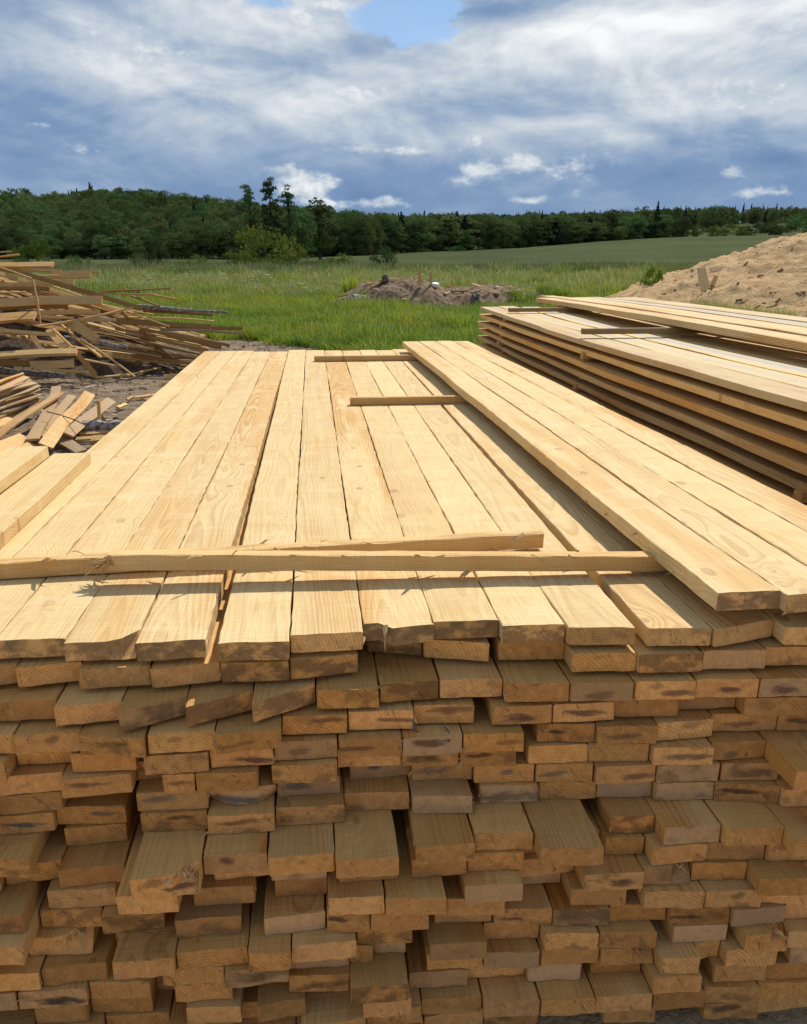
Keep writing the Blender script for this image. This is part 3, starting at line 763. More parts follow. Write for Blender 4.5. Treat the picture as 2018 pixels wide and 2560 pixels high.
# ------------------------------------------------------------------ sawn boards
def board_mesh(name, L, w, t, rnd, skew=0.0, fine=.45, step=.9, nx=6, endf=None, bow=0.0, wave=.0012, rough=.0009, taper=1.0):
    """board along +Y from its front end at y=0; width along x, underside z=0"""
    ys = [0.0, .004, .012]; y = .012
    while y < min(fine, L): y += .045; ys.append(y)
    while y < L - step * 1.3: y += step; ys.append(y)
    ys = [v for v in ys if v < L - .03] + [L]
    b = min(.0022, t * .12)
    xs = [-w / 2 + b + (w - 2 * b) * i / (nx - 1) for i in range(nx)]
    ring = [(x, 0.0) for x in xs] + [(w / 2, b), (w / 2, t - b)] + [(x, t) for x in reversed(xs)] + [(-w / 2, t - b), (-w / 2, b)]
    n = len(ring); V, Fc = [], []
    ph, ph2 = rnd.uniform(0, 6), rnd.uniform(0, 6); k1 = rnd.uniform(.8, 1.6)
    cuts = {round(x, 5): rnd.uniform(-.0022, .0022) for x, _ in ring}
    for i, y in enumerate(ys):
        u = y / L
        dx = wave * (math.sin(k1 * y * 2.2 + ph) + .5 * math.sin(y * 5.1 + ph2))
        dz = bow * 4 * u * (1 - u)
        tp = 1 + (taper - 1) * u
        for x, z in ring:
            yy = y
            if i == 0:
                yy = skew * x / w + cuts[round(x, 5)] + (endf(x / w, z / t) if endf else 0)
            elif y < .25:
                k = 1 - y / .25
                yy = y + (skew * x / w + (endf(x / w, z / t) if endf else 0)) * k
            elif i == len(ys) - 1: yy = y + rnd.uniform(-.002, .002)
            e = abs(x) > w / 2 - b * 1.5
            V.append((x * tp + dx + (rnd.uniform(-rough, rough) if e else 0), yy, z + dz + (rnd.uniform(-rough, rough) * .6 if e and .002 < z < t - .002 else (-abs(rnd.gauss(0, rough * .5)) if e and z >= t - .002 else 0))))
    for i in range(len(ys) - 1):
        for k in range(n):
            k2 = (k + 1) % n
            Fc.append((i * n + k, i * n + k2, (i + 1) * n + k2, (i + 1) * n + k))
    for base, flip in ((0, True), ((len(ys) - 1) * n, False)):
        # strips between the lower and the upper row
        low = list(range(nx)); upp = [nx + 2 + (nx - 1 - i) for i in range(nx)]
        q = [(low[i], low[i + 1], upp[i + 1], upp[i]) for i in range(nx - 1)]
        q.append((low[nx - 1], nx, nx + 1, upp[nx - 1])); q.append((2 * nx + 3, low[0], upp[0], 2 * nx + 2))
        for f in q:
            f = tuple(base + i for i in f)
            Fc.append(f if flip else f[::-1])
    # turn faces outwards: side rings were laid counter-clockwise seen from the front
    Fc = [f[::-1] if i < (len(ys) - 1) * n else f for i, f in enumerate(Fc)]
    me = bpy.data.meshes.new(name); me.from_pydata(V, [], Fc); me.materials.append(WOOD); me.materials.append(WOODEND)
    ns = (len(ys) - 1) * n
    me.polygons.foreach_set('material_index', [0] * ns + [1] * (len(Fc) - ns)); me.update()
    return me
def wood_props(o, rnd, tone=1.0, weather=0.0, grime=0.0, mark=0.0, stain=0.0, seed=None, age_bounce=0.0):
    o['age_bounce'] = float(age_bounce)
    o['seed'] = rnd.random() if seed is None else seed
    o['tone'] = float(tone); o['weather'] = float(weather); o['grime'] = float(grime); o['mark'] = float(mark); o['stain'] = float(stain)
def put_board(name, me, loc, rz=0.0, parent=None):
    o = bpy.data.objects.new(name, me); COL.objects.link(o)
    o.location = loc; o.rotation_euler = (0, 0, rz)
    if parent: o.parent = parent
    return o
def splinters(parent, spots, rnd, name='splinter', mat=None):
    """torn fibres standing off a board edge; spots are (x, y, z, length, lean direction)"""
    for (x, y, z, l, d) in spots:
        p = Vector((x, y, z)); d = Vector(d).normalized(); c = d.orthogonal() * rnd.uniform(-.3, .3)
        wd = d.cross(Vector((rnd.uniform(-1, 1), rnd.uniform(-1, 1), rnd.uniform(-1, 1)))).normalized() * rnd.uniform(.0012, .0032) * (1 + l * 22)
        th = wd.cross(d).normalized() * .0009
        a0 = p - d * .008; a1 = p + d * l * .55 + c * l * .3; a2 = p + d * l + c * l * .7 + Vector((0, 0, -l * .2))
        v = [a0 - wd + th, a0 + wd + th, a1 + wd * .7 + th, a1 - wd * .7 + th, a2, a0 - wd - th, a0 + wd - th, a1 + wd * .7 - th, a1 - wd * .7 - th]
        f = [(0, 1, 2, 3), (3, 2, 4), (6, 5, 8, 7), (7, 8, 4), (5, 0, 3, 8), (1, 6, 7, 2), (8, 3, 4), (2, 7, 4), (5, 6, 1, 0)]
        mesh_obj(name, v, f, mat or FIBRE, parent)

ZT, BT = EYE - .79, .0437
ZB = [ZT - .044 - sum([.058, .058, .056, .052, .050][min(j, 4)] if j < 5 else .048 for j in range(k)) for k in range(18)]          # underside of every layer
CROP = {'A': (0, 1380), 'B': (650, 1380), 'C': (1318, 1380), 'D': (0, 1960), 'E': (650, 1960), 'F': (1318, 1960)}
KS = 700 / 1708
# crop, layer, lower edge of the end face (x, y, x, y in the enlarged crop), mark on the end
ENDS = """A 0 -20 652 402 637 g|A 0 415 668 830 650 kB|A 0 840 672 1262 640 g|A 0 1335 668 1751 655 g|B 0 205 615 622 595 -|B 0 645 590 1045 545 gN|B 0 1065 535 1460 517 k|B 0 1465 555 1840 547 g
C 0 262 567 655 567 -|C 0 728 572 1124 572 -|C 0 1128 582 1500 515 -S|C 0 1545 565 1900 572 -|A 1 -380 985 18 942 -|A 1 30 950 478 902 -|A 1 455 848 915 820 -|A 1 935 830 1350 785 -|A 1 1356 795 1761 785 g
B 1 195 785 598 740 k|B 1 660 605 980 632 g|B 1 1010 640 1400 668 -|B 1 1455 660 1840 656 -|C 1 300 762 684 757 -|C 1 686 757 1062 748 k|C 1 1080 718 1460 713 -|C 1 1462 718 1830 714 -
A 2 -150 1165 290 1145 -|A 2 310 1125 720 1085 -|A 2 735 1110 1140 1000 gS|A 2 1150 1065 1545 962 gS|A 2 1550 1040 1926 915 gS|B 2 350 1000 735 990 -|B 2 740 985 1105 958 k|B 2 1115 942 1495 930 -|B 2 1500 920 1885 910 -
C 2 260 910 645 905 p|C 2 650 903 1018 898 p|C 2 1022 886 1404 885 p|C 2 1407 885 1790 875 p|A 3 60 1300 480 1268 p|A 3 487 1250 885 1265 k|A 3 910 1235 1310 1205 p|A 3 1325 1230 1690 1195 p|B 3 165 1115 535 1100 p|B 3 540 1085 915 1080 p
B 3 960 1045 1305 1042 p|B 3 1415 1055 1780 1043 p|C 3 155 1043 518 1025 p|C 3 522 1005 905 1003 -|C 3 910 960 1252 948 -|C 3 1330 1000 1708 995 -|A 4 -380 1440 45 1400 -|A 4 445 1345 835 1330 -|A 4 890 1362 1280 1335 -|A 4 1285 1315 1665 1292 p
B 4 95 1275 468 1250 p|B 4 490 1255 868 1247 p|B 4 870 1250 1235 1225 p|B 4 1240 1220 1610 1215 p|C 4 60 1160 415 1158 k|C 4 420 1175 785 1168 p|C 4 787 1150 1115 1125 p|C 4 1130 1095 1495 1085 p|C 4 1545 1090 1900 1085 p
D 5 -20 77 385 35 -|D 5 397 86 812 50 p|D 5 1000 57 1195 50 p|D 5 1200 47 1576 40 -|B 5 75 1415 460 1403 -|B 5 485 1315 862 1300 -|B 5 866 1305 1215 1300 k|B 5 1220 1310 1560 1305 k|C 5 5 1290 362 1280 -|C 5 370 1278 735 1275 -|C 5 765 1302 1118 1295 k|C 5 1125 1270 1460 1255 b|C 5 1600 1450 1900 1446 -
D 6 -30 192 385 158 w|D 6 -360 318 -40 300 -|D 6 840 165 1245 150 b|D 6 1305 150 1690 115 bR|E 6 105 80 492 55 bG|B 6 548 1385 900 1362 b|B 6 940 1390 1285 1385 b|B 6 1310 1410 1676 1395 b|C 6 50 1405 405 1400 b|C 6 412 1418 760 1402 p|C 6 805 1408 1147 1395 -|C 6 1200 1395 1530 1390 k
D 7 -30 315 345 285 b|D 7 352 250 775 235 b|D 7 865 292 1250 275 k|D 7 1295 302 1665 290 k|E 7 115 250 495 235 -|E 7 540 160 900 155 -|E 7 940 183 1297 178 w|E 7 1340 120 1690 108 k|F 7 70 92 414 88 -|F 7 417 80 752 75 w|F 7 775 103 1112 95 -|F 7 1160 98 1530 118 k|F 7 1545 140 1900 138 -
D 8 -230 572 190 570 k|D 8 405 378 780 345 -|D 8 805 697 1198 672 kT|D 8 1270 550 1625 530 p|E 8 65 565 435 532 -|E 8 490 578 848 555 -|E 8 950 495 1300 470 -|E 8 1312 408 1645 400 -|F 8 95 498 465 495 -|F 8 500 305 770 295 g|F 8 830 378 1150 355 -|F 8 1222 378 1555 365 -
D 9 370 635 755 595 -|D 9 740 795 1095 782 -|D 9 1310 585 1645 558 -|E 9 75 592 410 570 -|E 9 480 605 840 580 -|E 9 925 572 1260 548 -|E 9 1265 530 1610 525 -|F 9 470 432 710 428 -|F 9 755 497 1075 470 -|F 9 1105 465 1447 455 w|F 9 1452 470 1800 462 -
D 10 -280 925 150 912 k|D 10 300 760 715 740 y|D 10 1190 748 1560 722 -|E 10 95 690 412 668 -|E 10 417 805 760 790 -|E 10 770 808 1136 800 -|E 10 1250 728 1605 712 y|F 10 345 660 680 645 k|F 10 720 612 998 608 wT|F 10 1002 587 1335 580 -|F 10 1410 685 1740 675 -
D 11 -230 1110 150 1103 -|D 11 260 877 630 866 -|D 11 635 912 1005 875 -|D 11 1075 940 1475 905 wG|E 11 30 930 400 880 y|E 11 412 905 662 900 k|E 11 690 900 1030 888 -|E 11 1142 800 1495 800 -|F 11 265 742 600 740 -|F 11 705 755 1068 762 -|F 11 1085 755 1415 750 kG|F 11 1425 722 1740 735 -
D 12 180 1045 565 1035 T|D 12 695 1200 1075 1165 -|D 12 1085 1135 1490 1100 -|E 12 -40 1145 180 1135 -|E 12 212 1095 570 1060 -|E 12 615 975 930 970 -|E 12 1065 848 1405 835 -|F 12 -190 866 152 858 k|F 12 155 867 495 865 g|F 12 500 840 838 828 -|F 12 870 862 1210 858 k|F 12 1258 870 1555 845 w|F 12 1572 820 1900 820 -
D 13 -180 1275 245 1260 -|D 13 275 1235 660 1190 -|D 13 1000 1235 1355 1218 -|D 13 1400 1250 1745 1205 k|E 13 210 1130 520 1110 -|E 13 570 1087 690 1080 -|E 13 692 1030 890 1025 -|E 13 1040 1080 1372 1066 -|E 13 1376 945 1700 935 -|F 13 105 1012 427 1010 -|F 13 442 1005 780 1000 -|F 13 885 975 1210 955 w|F 13 1325 1030 1575 1026 -T|F 13 1645 1068 1950 1060 -
D 14 -220 1390 92 1384 -|D 14 145 1377 535 1345 k|D 14 560 1310 925 1303 -|D 14 1075 1332 1420 1312 -|E 14 180 1272 520 1265 k|E 14 580 1350 905 1320 g|E 14 1020 1132 1355 1124 -|E 14 1366 1130 1700 1120 -|F 14 85 1105 415 1095 -|F 14 465 1110 790 1092 T|F 14 790 1160 1048 1155 -|F 14 1205 1112 1515 1105 -|F 14 1600 1097 1900 1090 -
D 15 225 1464 550 1450 -|D 15 555 1392 935 1384 -|D 15 1145 1468 1475 1455 w|E 15 -10 1452 280 1402 -|E 15 630 1428 912 1412 -|E 15 920 1248 1255 1230 -|E 15 1275 1180 1615 1162 -|F 15 0 1205 325 1190 -|F 15 385 1157 705 1140 -|F 15 800 1388 1113 1368 -|F 15 1130 1208 1450 1196 -|F 15 1460 1190 1800 1184 -
E 16 650 1475 972 1462 -|E 16 1000 1412 1330 1390 -|E 16 1385 1425 1700 1415 -|F 16 85 1420 405 1400 -|F 16 416 1396 755 1378 -|F 16 790 1422 1080 1407 -|F 16 1118 1396 1450 1396 -|F 16 1470 1446 1800 1440 -
E 17 1370 1470 1690 1462 k|F 17 465 1457 778 1450 -|F 17 1085 1462 1420 1462 k"""
XL, XR = -.925, 1.455
ORD = ['top', 'second', 'third', 'fourth', 'fifth', 'sixth', 'seventh', 'eighth', 'ninth', 'tenth', 'eleventh', 'twelfth', 'thirteenth', 'fourteenth', 'fifteenth', 'sixteenth', 'seventeenth', 'lowest', 'bottom']
def build_stack():
    rows = {k: [] for k in range(18)}
    for rec in ENDS.replace('\n', '|').split('|'):
        q = rec.split(); ox, oy = CROP[q[0]]; k = int(q[1])
        a = [float(v) for v in q[2:6]]; zb = ZB[k]
        p1 = on_z(ox + a[0] * KS, oy + a[1] * KS, zb); p2 = on_z(ox + a[2] * KS, oy + a[3] * KS, zb)
        rows[k].append([p1.x, p2.x, (p1.y + p2.y) / 2, max(-.12, min(.12, p2.y - p1.y)), q[6]])
    rnd = random.Random(21)
    used_labels = {}
    for k, row in rows.items():
        row.sort(key=lambda b: b[0] + b[1])
        for b in row: b[2] = max(1.34, min(1.86, b[2]))
        for i in range(len(row) - 1):            # neighbours in a layer cannot overlap
            a, b = row[i], row[i + 1]
            if a[1] > b[0] - .002:
                c = (a[1] + b[0]) / 2; a[1] = c - .001; b[0] = c + .001
            elif b[0] - a[1] < .022:
                g = rnd.uniform(.0015, .004); c = (a[1] + b[0]) / 2; a[1] = c - g / 2; b[0] = c + g / 2
        full = []
        cur = XL - (.06 if k == 0 else rnd.uniform(0, .03))
        def fill(x0, x1, lft, rgt):
            n = max(1, int(round((x1 - x0) / .142)))
            if x1 - x0 < .06: return
            w = (x1 - x0) / n
            for j in range(n):
                ys = [b[2] for b in (lft, rgt) if b]
                yy = (max(ys) + rnd.uniform(.03, .10)) if ys and lft and rgt else (ys[0] if ys else 1.6) + rnd.uniform(-.05, .06)
                full.append([x0 + j * w + .001, x0 + (j + 1) * w - .002, min(1.95, yy), rnd.uniform(-.01, .01), '-'])
        last = None
        for b in row:
            if b[1] - b[0] < .03: continue
            fill(cur, b[0], last, b); full.append(b); cur = b[1]; last = b
        fill(cur, XR + (0 if k == 0 else rnd.uniform(-.02, .02)), last, None)
        full.sort()
        if k == 0: top0 = [(b[0], b[1], b[2]) for b in full]
        elif k < 5:                               # lower ends lie in the shade of the top layer's overhang
            dz = ZT - .044 - ZB[k] - .0
            for b in full:
                xs = [(b[0] * (1 - u) + b[1] * u) + .46 * dz for u in (0, .5, 1)]
                ov = max([min(max(t0[2] for t0 in top0 if t0[0] - .02 <= x <= t0[1] + .02) if any(t0[0] - .02 <= x <= t0[1] + .02 for t0 in top0) else 1.6, 1.75) for x in xs])
                b[2] = max(b[2], ov - .80 * (dz - (0.0)) + .03)
        tw = sum(b[1] - b[0] for b in full); gap = (XR - XL + .02 - tw) / max(1, len(full) - 1); cx_ = XL - .01; farx = {}
        for b in full:
            farx[id(b)] = cx_ + (b[1] - b[0]) / 2; cx_ += b[1] - b[0] + gap
        for b in full:
            x0, x1, y0, skew, mk = b
            w = x1 - x0 - .001
            endf = None
            if 'B' in mk: endf = lambda u, v: .055 * sstep(.18, .5, u) * v
            if 'N' in mk: endf = lambda u, v: .035 * (1 - sstep(-.2, -.16, u))
            if 'T' in mk: endf = lambda u, v: .05 * v * sstep(-.1, .5, u) * (.4 + .6 * abs(math.sin(u * 37)))
            if 'R' in mk: endf = lambda u, v: .04 * (1 - v) * (4 * u * u)
            top = k <= 1
            far = 7.36 + rnd.uniform(-.05, .11) if k == 0 else 7.35 + rnd.uniform(-.12, .10)
            TK = BT if k == 0 else min(ZB[k - 1] - ZB[k] - .0004, .0462)
            me = board_mesh('pine_board', far - y0, w, TK, rnd, skew, fine=2.2 if k == 0 else .4, step=.12 if k == 0 else 1.4, endf=endf, wave=.0012 if k == 0 else .0, rough=.0015 if k < 2 else .0013)
            o = put_board('pine_board', me, ((x0 + x1) / 2, y0, ZB[k]))
            if k == 0: o.rotation_euler.z = math.atan2((x0 + x1) / 2 - farx[id(b)], far - y0)
            c = mk[0] if mk[0] in 'kbpgwy' else '-'
            wood_props(o, rnd, tone=(rnd.uniform(.95, 1.04) if k == 0 else (rnd.uniform(.84, .98) if k == 1 else rnd.uniform(.72, 1.05))) * (1.12 if c == 'y' else 1), weather=(.25 if c == 'w' else 0) + (.28 if 'G' in mk else 0) + (0 if k < 2 else max(0, rnd.gauss(-.04, .13))),
                       grime={'g': .48, 'k': .30}.get(c, max(0, rnd.gauss(.02, .18))), mark={'k': 1 if k > 2 else 0, 'b': 2, 'p': 3}.get(c, 0), age_bounce=[0, .7][k] if k < 2 else rnd.uniform(.7, 1.15))
            if c == 'k' and k <= 2: o['grime'] = .48
            what = {'k': 'a black smear on its end', 'b': 'a dark blue smear on its end', 'p': 'a purplish streak on its end', 'g': 'a grimy grey end', 'w': 'a pale greyed end', 'y': 'a bright fibrous end', '-': 'a plain sawn end'}[c]
            if 'T' in mk: what = 'a torn splintered end'
            if 'S' in mk: what = 'a slanting end cut'
            if 'N' in mk: what = 'a notch broken from its end'
            if 'B' in mk: what = 'a corner broken off its end'
            med = sorted(q[2] for q in full)[len(full) // 2]
            pos = 'narrow ' if w < .105 else ('jutting ' if y0 < med - .045 else ('set-back ' if y0 > med + .045 else ''))
            lab = '%spine board with %s, %s layer of the wide stack' % (pos, what, ORD[k])
            if len(lab.split()) > 16: lab = lab[len(pos):]
            if c == '-' and what == 'a plain sawn end':
                near_ = [full[j][4][0] for j in (full.index(b) - 1, full.index(b) + 1) if 0 <= j < len(full)]
                nm = [{'k': 'black-smeared', 'b': 'blue-smeared', 'p': 'purple-streaked', 'g': 'grimy', 'w': 'greyed', 'y': 'bright fibrous'}[q] for q in near_ if q in 'kbpgwy']
                if nm: lab = '%splain-ended pine board beside %s, %s layer of the wide stack' % (pos, ('a %s one' % nm[0]) if len(nm) == 1 or nm[0] != nm[-1] else 'two %s ones' % nm[0], ORD[k])
            if k == 0:
                what = what.replace('a plain sawn end', 'a clean end').replace('its end', 'it')
                nth = ['outermost', 'second', 'third', 'fourth', 'fifth', 'sixth', 'seventh', 'eighth', 'ninth', 'tenth', 'eleventh', 'twelfth', 'thirteenth', 'fourteenth', 'fifteenth', 'sixteenth', 'seventeenth', 'eighteenth'][full.index(b)]
                lab = 'top board with %s, %s from the short boards' % (what, nth)
            tag(o, lab, 'board', 'boards in the %s layer of the wide stack' % ORD[k])
            sp = []
            for _ in range(rnd.choice([0, 0, 1, 2]) if k < 8 else rnd.choice([0, 0, 0, 1])):
                sx = rnd.choice([-1, 1]); sp.append((sx * w / 2, rnd.uniform(0, .05), rnd.uniform(.0, BT), rnd.uniform(.008, .022), (sx * rnd.random(), -1, rnd.uniform(-.8, .3))))
            if 'T' in mk:
                for _ in range(16): sp.append((rnd.uniform(-.1, .4) * w, rnd.uniform(.01, .04), rnd.uniform(.5, 1.0) * BT, rnd.uniform(.012, .034), (rnd.uniform(-.9, .9), -1, rnd.uniform(-.2, .5))))
            if 'N' in mk:
                for _ in range(5): sp.append((-.18 * w + rnd.uniform(-.004, .004), .002, rnd.uniform(0, 1) * BT, rnd.uniform(.01, .022), (rnd.uniform(-.3, .3), -1, rnd.uniform(-1.2, .1))))
            splinters(o, sp, rnd)
build_stack()

rnd = random.Random(5)
# bearers under the stack
for y in (2.0, 4.3, 6.7):
    me = board_mesh('bearer_timber', 2.5, .12, ZB[17] + .0195, rnd, step=.6)
    o = put_board('bearer_timber', me, (1.52, y, -.02), math.pi / 2)
    wood_props(o, rnd, .8, .5); tag(o, 'dark bearer beam on the ground beneath the wide stack', 'beam', 'bearer beams under the wide stack')

# upper boards lying on the sticks
UB = ZT + .0445
ux = [(.868, 1.012, 1.550, 7.20), (1.020, 1.165, 1.524, 7.22), (1.170, 1.312, 1.50, 7.22), (1.318, 1.455, 1.47, 7.18)]
names = ['first', 'second', 'third', 'last']
for i, (x0, x1, y0, y1) in enumerate(ux):
    me = board_mesh('pine_board', y1 - y0, x1 - x0, BT, rnd, [-.004, .0, .01, 0][i], fine=2.4, step=.12, wave=.0032, rough=.0016, bow=.006)
    o = put_board('pine_board', me, ((x0 + x1) / 2, y0, UB), R(.62))
    wood_props(o, rnd, 1.03, 0, [.55, .35, .3, .3][i], seed=[.137, .462, .613, .881][i])
    tag(o, ['pine board with blackened end corner, edge board of the loose upper layer', 'pine board beside the edge board of the loose upper layer', 'knotty pine board third from the edge of the loose upper layer', 'pine board of the loose upper layer beside the gap to the stickered stack'][i], 'board', 'loose upper layer of the wide stack')
    sp = [(-(x1 - x0) / 2, rnd.uniform(.0, 1.2), rnd.uniform(.0, BT), rnd.uniform(.008, .02), (-1, rnd.uniform(-.5, .5), rnd.uniform(-.6, .6))) for _ in range(6)]
    splinters(o, sp, rnd)
# short boards over the left edge of the stack
for i, (x0, x1, y0, y1, zb, lab) in enumerate([(-1.030, -.888, 1.70, 3.29, UB - .044, 'short pine board laid on the open long edge of the wide stack'),
                                  (-1.180, -1.040, 1.66, 3.23, UB + .0005, 'short pine board, upper of the pair on the stack edge'),
                                  (-1.165, -1.034, 1.68, 3.16, UB - .044, 'short pine board, lower of the pair on the stack edge'),
                                  (-1.345, -1.20, 1.72, 3.34, UB - .044, 'short pine board outermost on the stack edge')]):
    me = board_mesh('short_board', y1 - y0, x1 - x0, BT, rnd, fine=.4, step=.25, rough=.0014)
    o = put_board('short_board', me, ((x0 + x1) / 2, y0, zb + .0), R([.3, -.2, .4, .5][i]))
    wood_props(o, rnd, 1.02); tag(o, lab, 'board')
for y in (2.1, 3.0):
    me = board_mesh('support_block', .45, .10, ZT, rnd, step=.2)
    o = put_board('support_block', me, (-.985, y, 0), math.pi / 2); wood_props(o, rnd, .9, .3)
    tag(o, 'timber block standing under the short boards beside the wide stack', 'block', 'blocks under the short boards')

# sticks laid across the top
def stick_between(name, p, q, w, h, lab, grp=None, tone=1.0, fuzz=0, **kw):
    p, q = Vector(p), Vector(q); d = q - p; L = d.length
    me = board_mesh(name, L, w, h, rnd, 0, fine=.02, step=.06, wave=.0012, rough=.0022, **kw)
    o = put_board(name, me, p)
    o.rotation_euler = Euler((math.asin(d.z / L), 0, math.atan2(-d.x, d.y)), 'XYZ')
    wood_props(o, rnd, tone, age_bounce=.45)  # bounce off the sunlit boards, painted into the stick colour
    tag(o, lab, 'stick', grp)
    sp = []
    for _ in range(fuzz):
        s = 1 if rnd.random() < .8 else -1
        sp.append((s * w / 2, rnd.uniform(.03, L - .03), h * rnd.choice([.97, .97, .05]), rnd.uniform(.015, .055), (s * rnd.uniform(.2, 1), rnd.choice([-1, 1]) * rnd.uniform(.3, 1.2), rnd.uniform(-.35, .5))))
    splinters(o, sp, rnd)
    return o, L
# front edge of each stick is its +x side once turned, so start points sit half a width behind the front edge
FB, L = stick_between('cross_stick', (-.520, 1.985, ZT + .040), (1.50, 1.845, ZT + .0015), .040, .0425, 'rough square stick across the board ends, carrying the loose upper boards', tone=1.0, fuzz=26)
splinters(FB, [(rnd.uniform(-.02, .02), .004, rnd.uniform(.002, .03), rnd.uniform(.03, .085), (rnd.uniform(-.4, .5), -1, rnd.uniform(-.5, .15))) for _ in range(26)], rnd)
stick_between('cross_stick', (-1.02, 2.045, ZT + .001), (.632, 2.100, ZT + .012), .042, .044, 'rough square stick lying loose just behind the carrying stick', fuzz=22)
stick_between('cross_stick', (.03, 6.57, ZT + .001), (1.46, 6.55, ZT + .001), .042, .0425, 'thin stick under the far ends of the upper boards', 'thin sticks under the upper boards', .9)
stick_between('cross_stick', (.215, 4.53, ZT + .001), (1.46, 4.51, ZT + .001), .042, .0425, 'thin stick under the middle of the upper boards', 'thin sticks under the upper boards', .9)
# strip of bark hanging between the board ends
pts = [on_z(650 + x * KS, 1380 + y * KS, z) for x, y, z in [(918, 985, .76), (945, 1085, .722), (1010, 1125, .712), (1090, 1152, .706), (1155, 1150, .706), (1165, 1120, .714), (1140, 1080, .722), (1095, 1045, .73)]]
v, f = tube(pts, [.002, .0025, .003, .0032, .004, .003, .0026, .002], 6)
o = mesh_obj('bark_strip', v, f, BARK); tag(o, 'thin dark curled strip hanging over the board ends', 'bark strip')

# ------------------------------------------------------------------ stickered stack on the other side
LZ = [EYE - .435 - .068 * k for k in range(18)]
SX0 = 1.60
ST_Y = (2.35, 4.75, 6.9)
g = random.Random(14)
widths = [.178, .165, .19, .16, .17, .165, .18, .17]
for k, zt in enumerate(LZ):
    x = SX0 + g.uniform(-.022, .03) if k else SX0
    far = [7.62, 7.72, 7.76, 7.80, 7.92][k] if k < 5 else 7.7 + g.uniform(-.1, .15)
    for c, w in enumerate(widths):
        w = w + g.uniform(-.01, .01)
        if k > 5 and 1 < c < 7: x += w + .006; continue
        me = board_mesh('stack_plank', far - 1.75 + g.uniform(-.16, .12), w, .032, g, fine=.1, step=.3 if (k < 6 and c < 4) else 1.0, wave=.007 if c < 4 else .001, rough=.0022 if k < 6 else .001, bow=g.uniform(-.022, -.004) if 0 < k < 6 else (-.024 if k == 0 else 0))
        o = put_board('stack_plank', me, (x + w / 2, 1.75, zt - .032), R(g.uniform(-.10, .16)))
        wood_props(o, g, g.uniform(.92, 1.06) if k else g.uniform(.95, 1.03), weather=.30 if k == 0 and c == 0 else max(0, g.gauss(.05, .12)), stain=1.0 if k == 0 and c == 2 else (.5 if g.random() < .15 else 0), age_bounce=0 if k == 0 else .75)  # lower layers carry painted warm bounce in their colour
        lay = ORD[k + 1] if k else 'upper full'
        tag(o, ('plank with a blue grey stain stripe in the upper full layer of the stickered stack' if (k == 0 and c == 2) else
                ('mottled edge plank of the upper full layer of the stickered stack' if (k == 0 and c == 0) else
                 ('edge plank of the %s layer of the stickered stack' % lay if c == 0 else 'inner plank of the %s layer of the stickered stack' % lay))), 'plank', 'planks in the %s layer of the stickered stack' % lay)
        x += w + g.uniform(.003, .012) + (.02 if c == 1 and k == 0 else 0)
    if k + 1 < len(LZ):
        zb = LZ[k + 1]
        for yi, ys in enumerate(ST_Y):
            yy = ys + g.uniform(-.09, .09); x0 = SX0 + g.uniform(-.02, .05)
            me = board_mesh('sticker_lath', 1.42, .045, .0362, g, fine=.05, step=.4)
            o = put_board('sticker_lath', me, (x0, yy, zb - .0002), -math.pi / 2)
            wood_props(o, g, g.uniform(.85, 1.0), age_bounce=.6)
            tag(o, 'short lath end between %s and next layer of the stickered stack' % (ORD[k] if k else 'first'), 'lath', 'laths parting layers of the stickered stack')
me_h = LZ[-1] - .032
for ys in ST_Y:
    me = board_mesh('bearer_timber', 1.45, .12, me_h + .03, g, step=.5)
    o = put_board('bearer_timber', me, (SX0, ys, -.03), -math.pi / 2); wood_props(o, g, .8, .5); tag(o, 'low bearer beam under the stickered stack', 'beam', 'bearer beams under the stickered stack')
# its uppermost loose layer on two laths
UZ = LZ[0] + .033
for i, (ys, x0) in enumerate([(6.88, 1.68), (4.78, 1.62), (2.4, 1.98)]):
    me = board_mesh('spacer_lath', 1.5, .045, .033, g, fine=.05, step=.25)
    o = put_board('spacer_lath', me, (x0, ys, LZ[0] + .0005 - .0), -math.pi / 2); wood_props(o, g, .55, .45)
    tag(o, ['grey lath across the far end of the stickered stack', 'grey lath across the middle of the stickered stack', 'grey lath under the loose planks near their sawn ends'][i], 'lath', 'laths on top of the stickered stack')
x = 2.175
for i, (w, y1) in enumerate([(.165, 7.80), (.15, 8.25), (.16, 7.85), (.15, 7.9), (.17, 7.75), (.15, 7.8)]):
    me = board_mesh('stack_plank', y1 - 1.9, w, .038, g, fine=.1, step=.28, wave=.006, rough=.002, bow=[.012, .02, .004, .01, 0.014, 0][i])
    o = put_board('stack_plank', me, (x + w / 2, 1.9, UZ + .001), R([.05, .35, -.1, .1, .0, .1][i]))
    wood_props(o, g, 1.0, weather=[.05, .1, .0, .4, .35, .2][i], stain=.8 if i == 3 else 0)
    tag(o, ['thick edged loose plank at the open side on the stickered stack', 'loose plank reaching farthest beyond the stickered stack', 'loose plank third from the open side on the stickered stack', 'grey stained loose plank on the stickered stack', 'weathered loose plank toward the sand heap side', 'loose plank along the sand heap side of the stickered stack'][i], 'plank', 'loose planks on top of the stickered stack')
    x += w + [.022, .012, .006, .012, .008, 0][i]

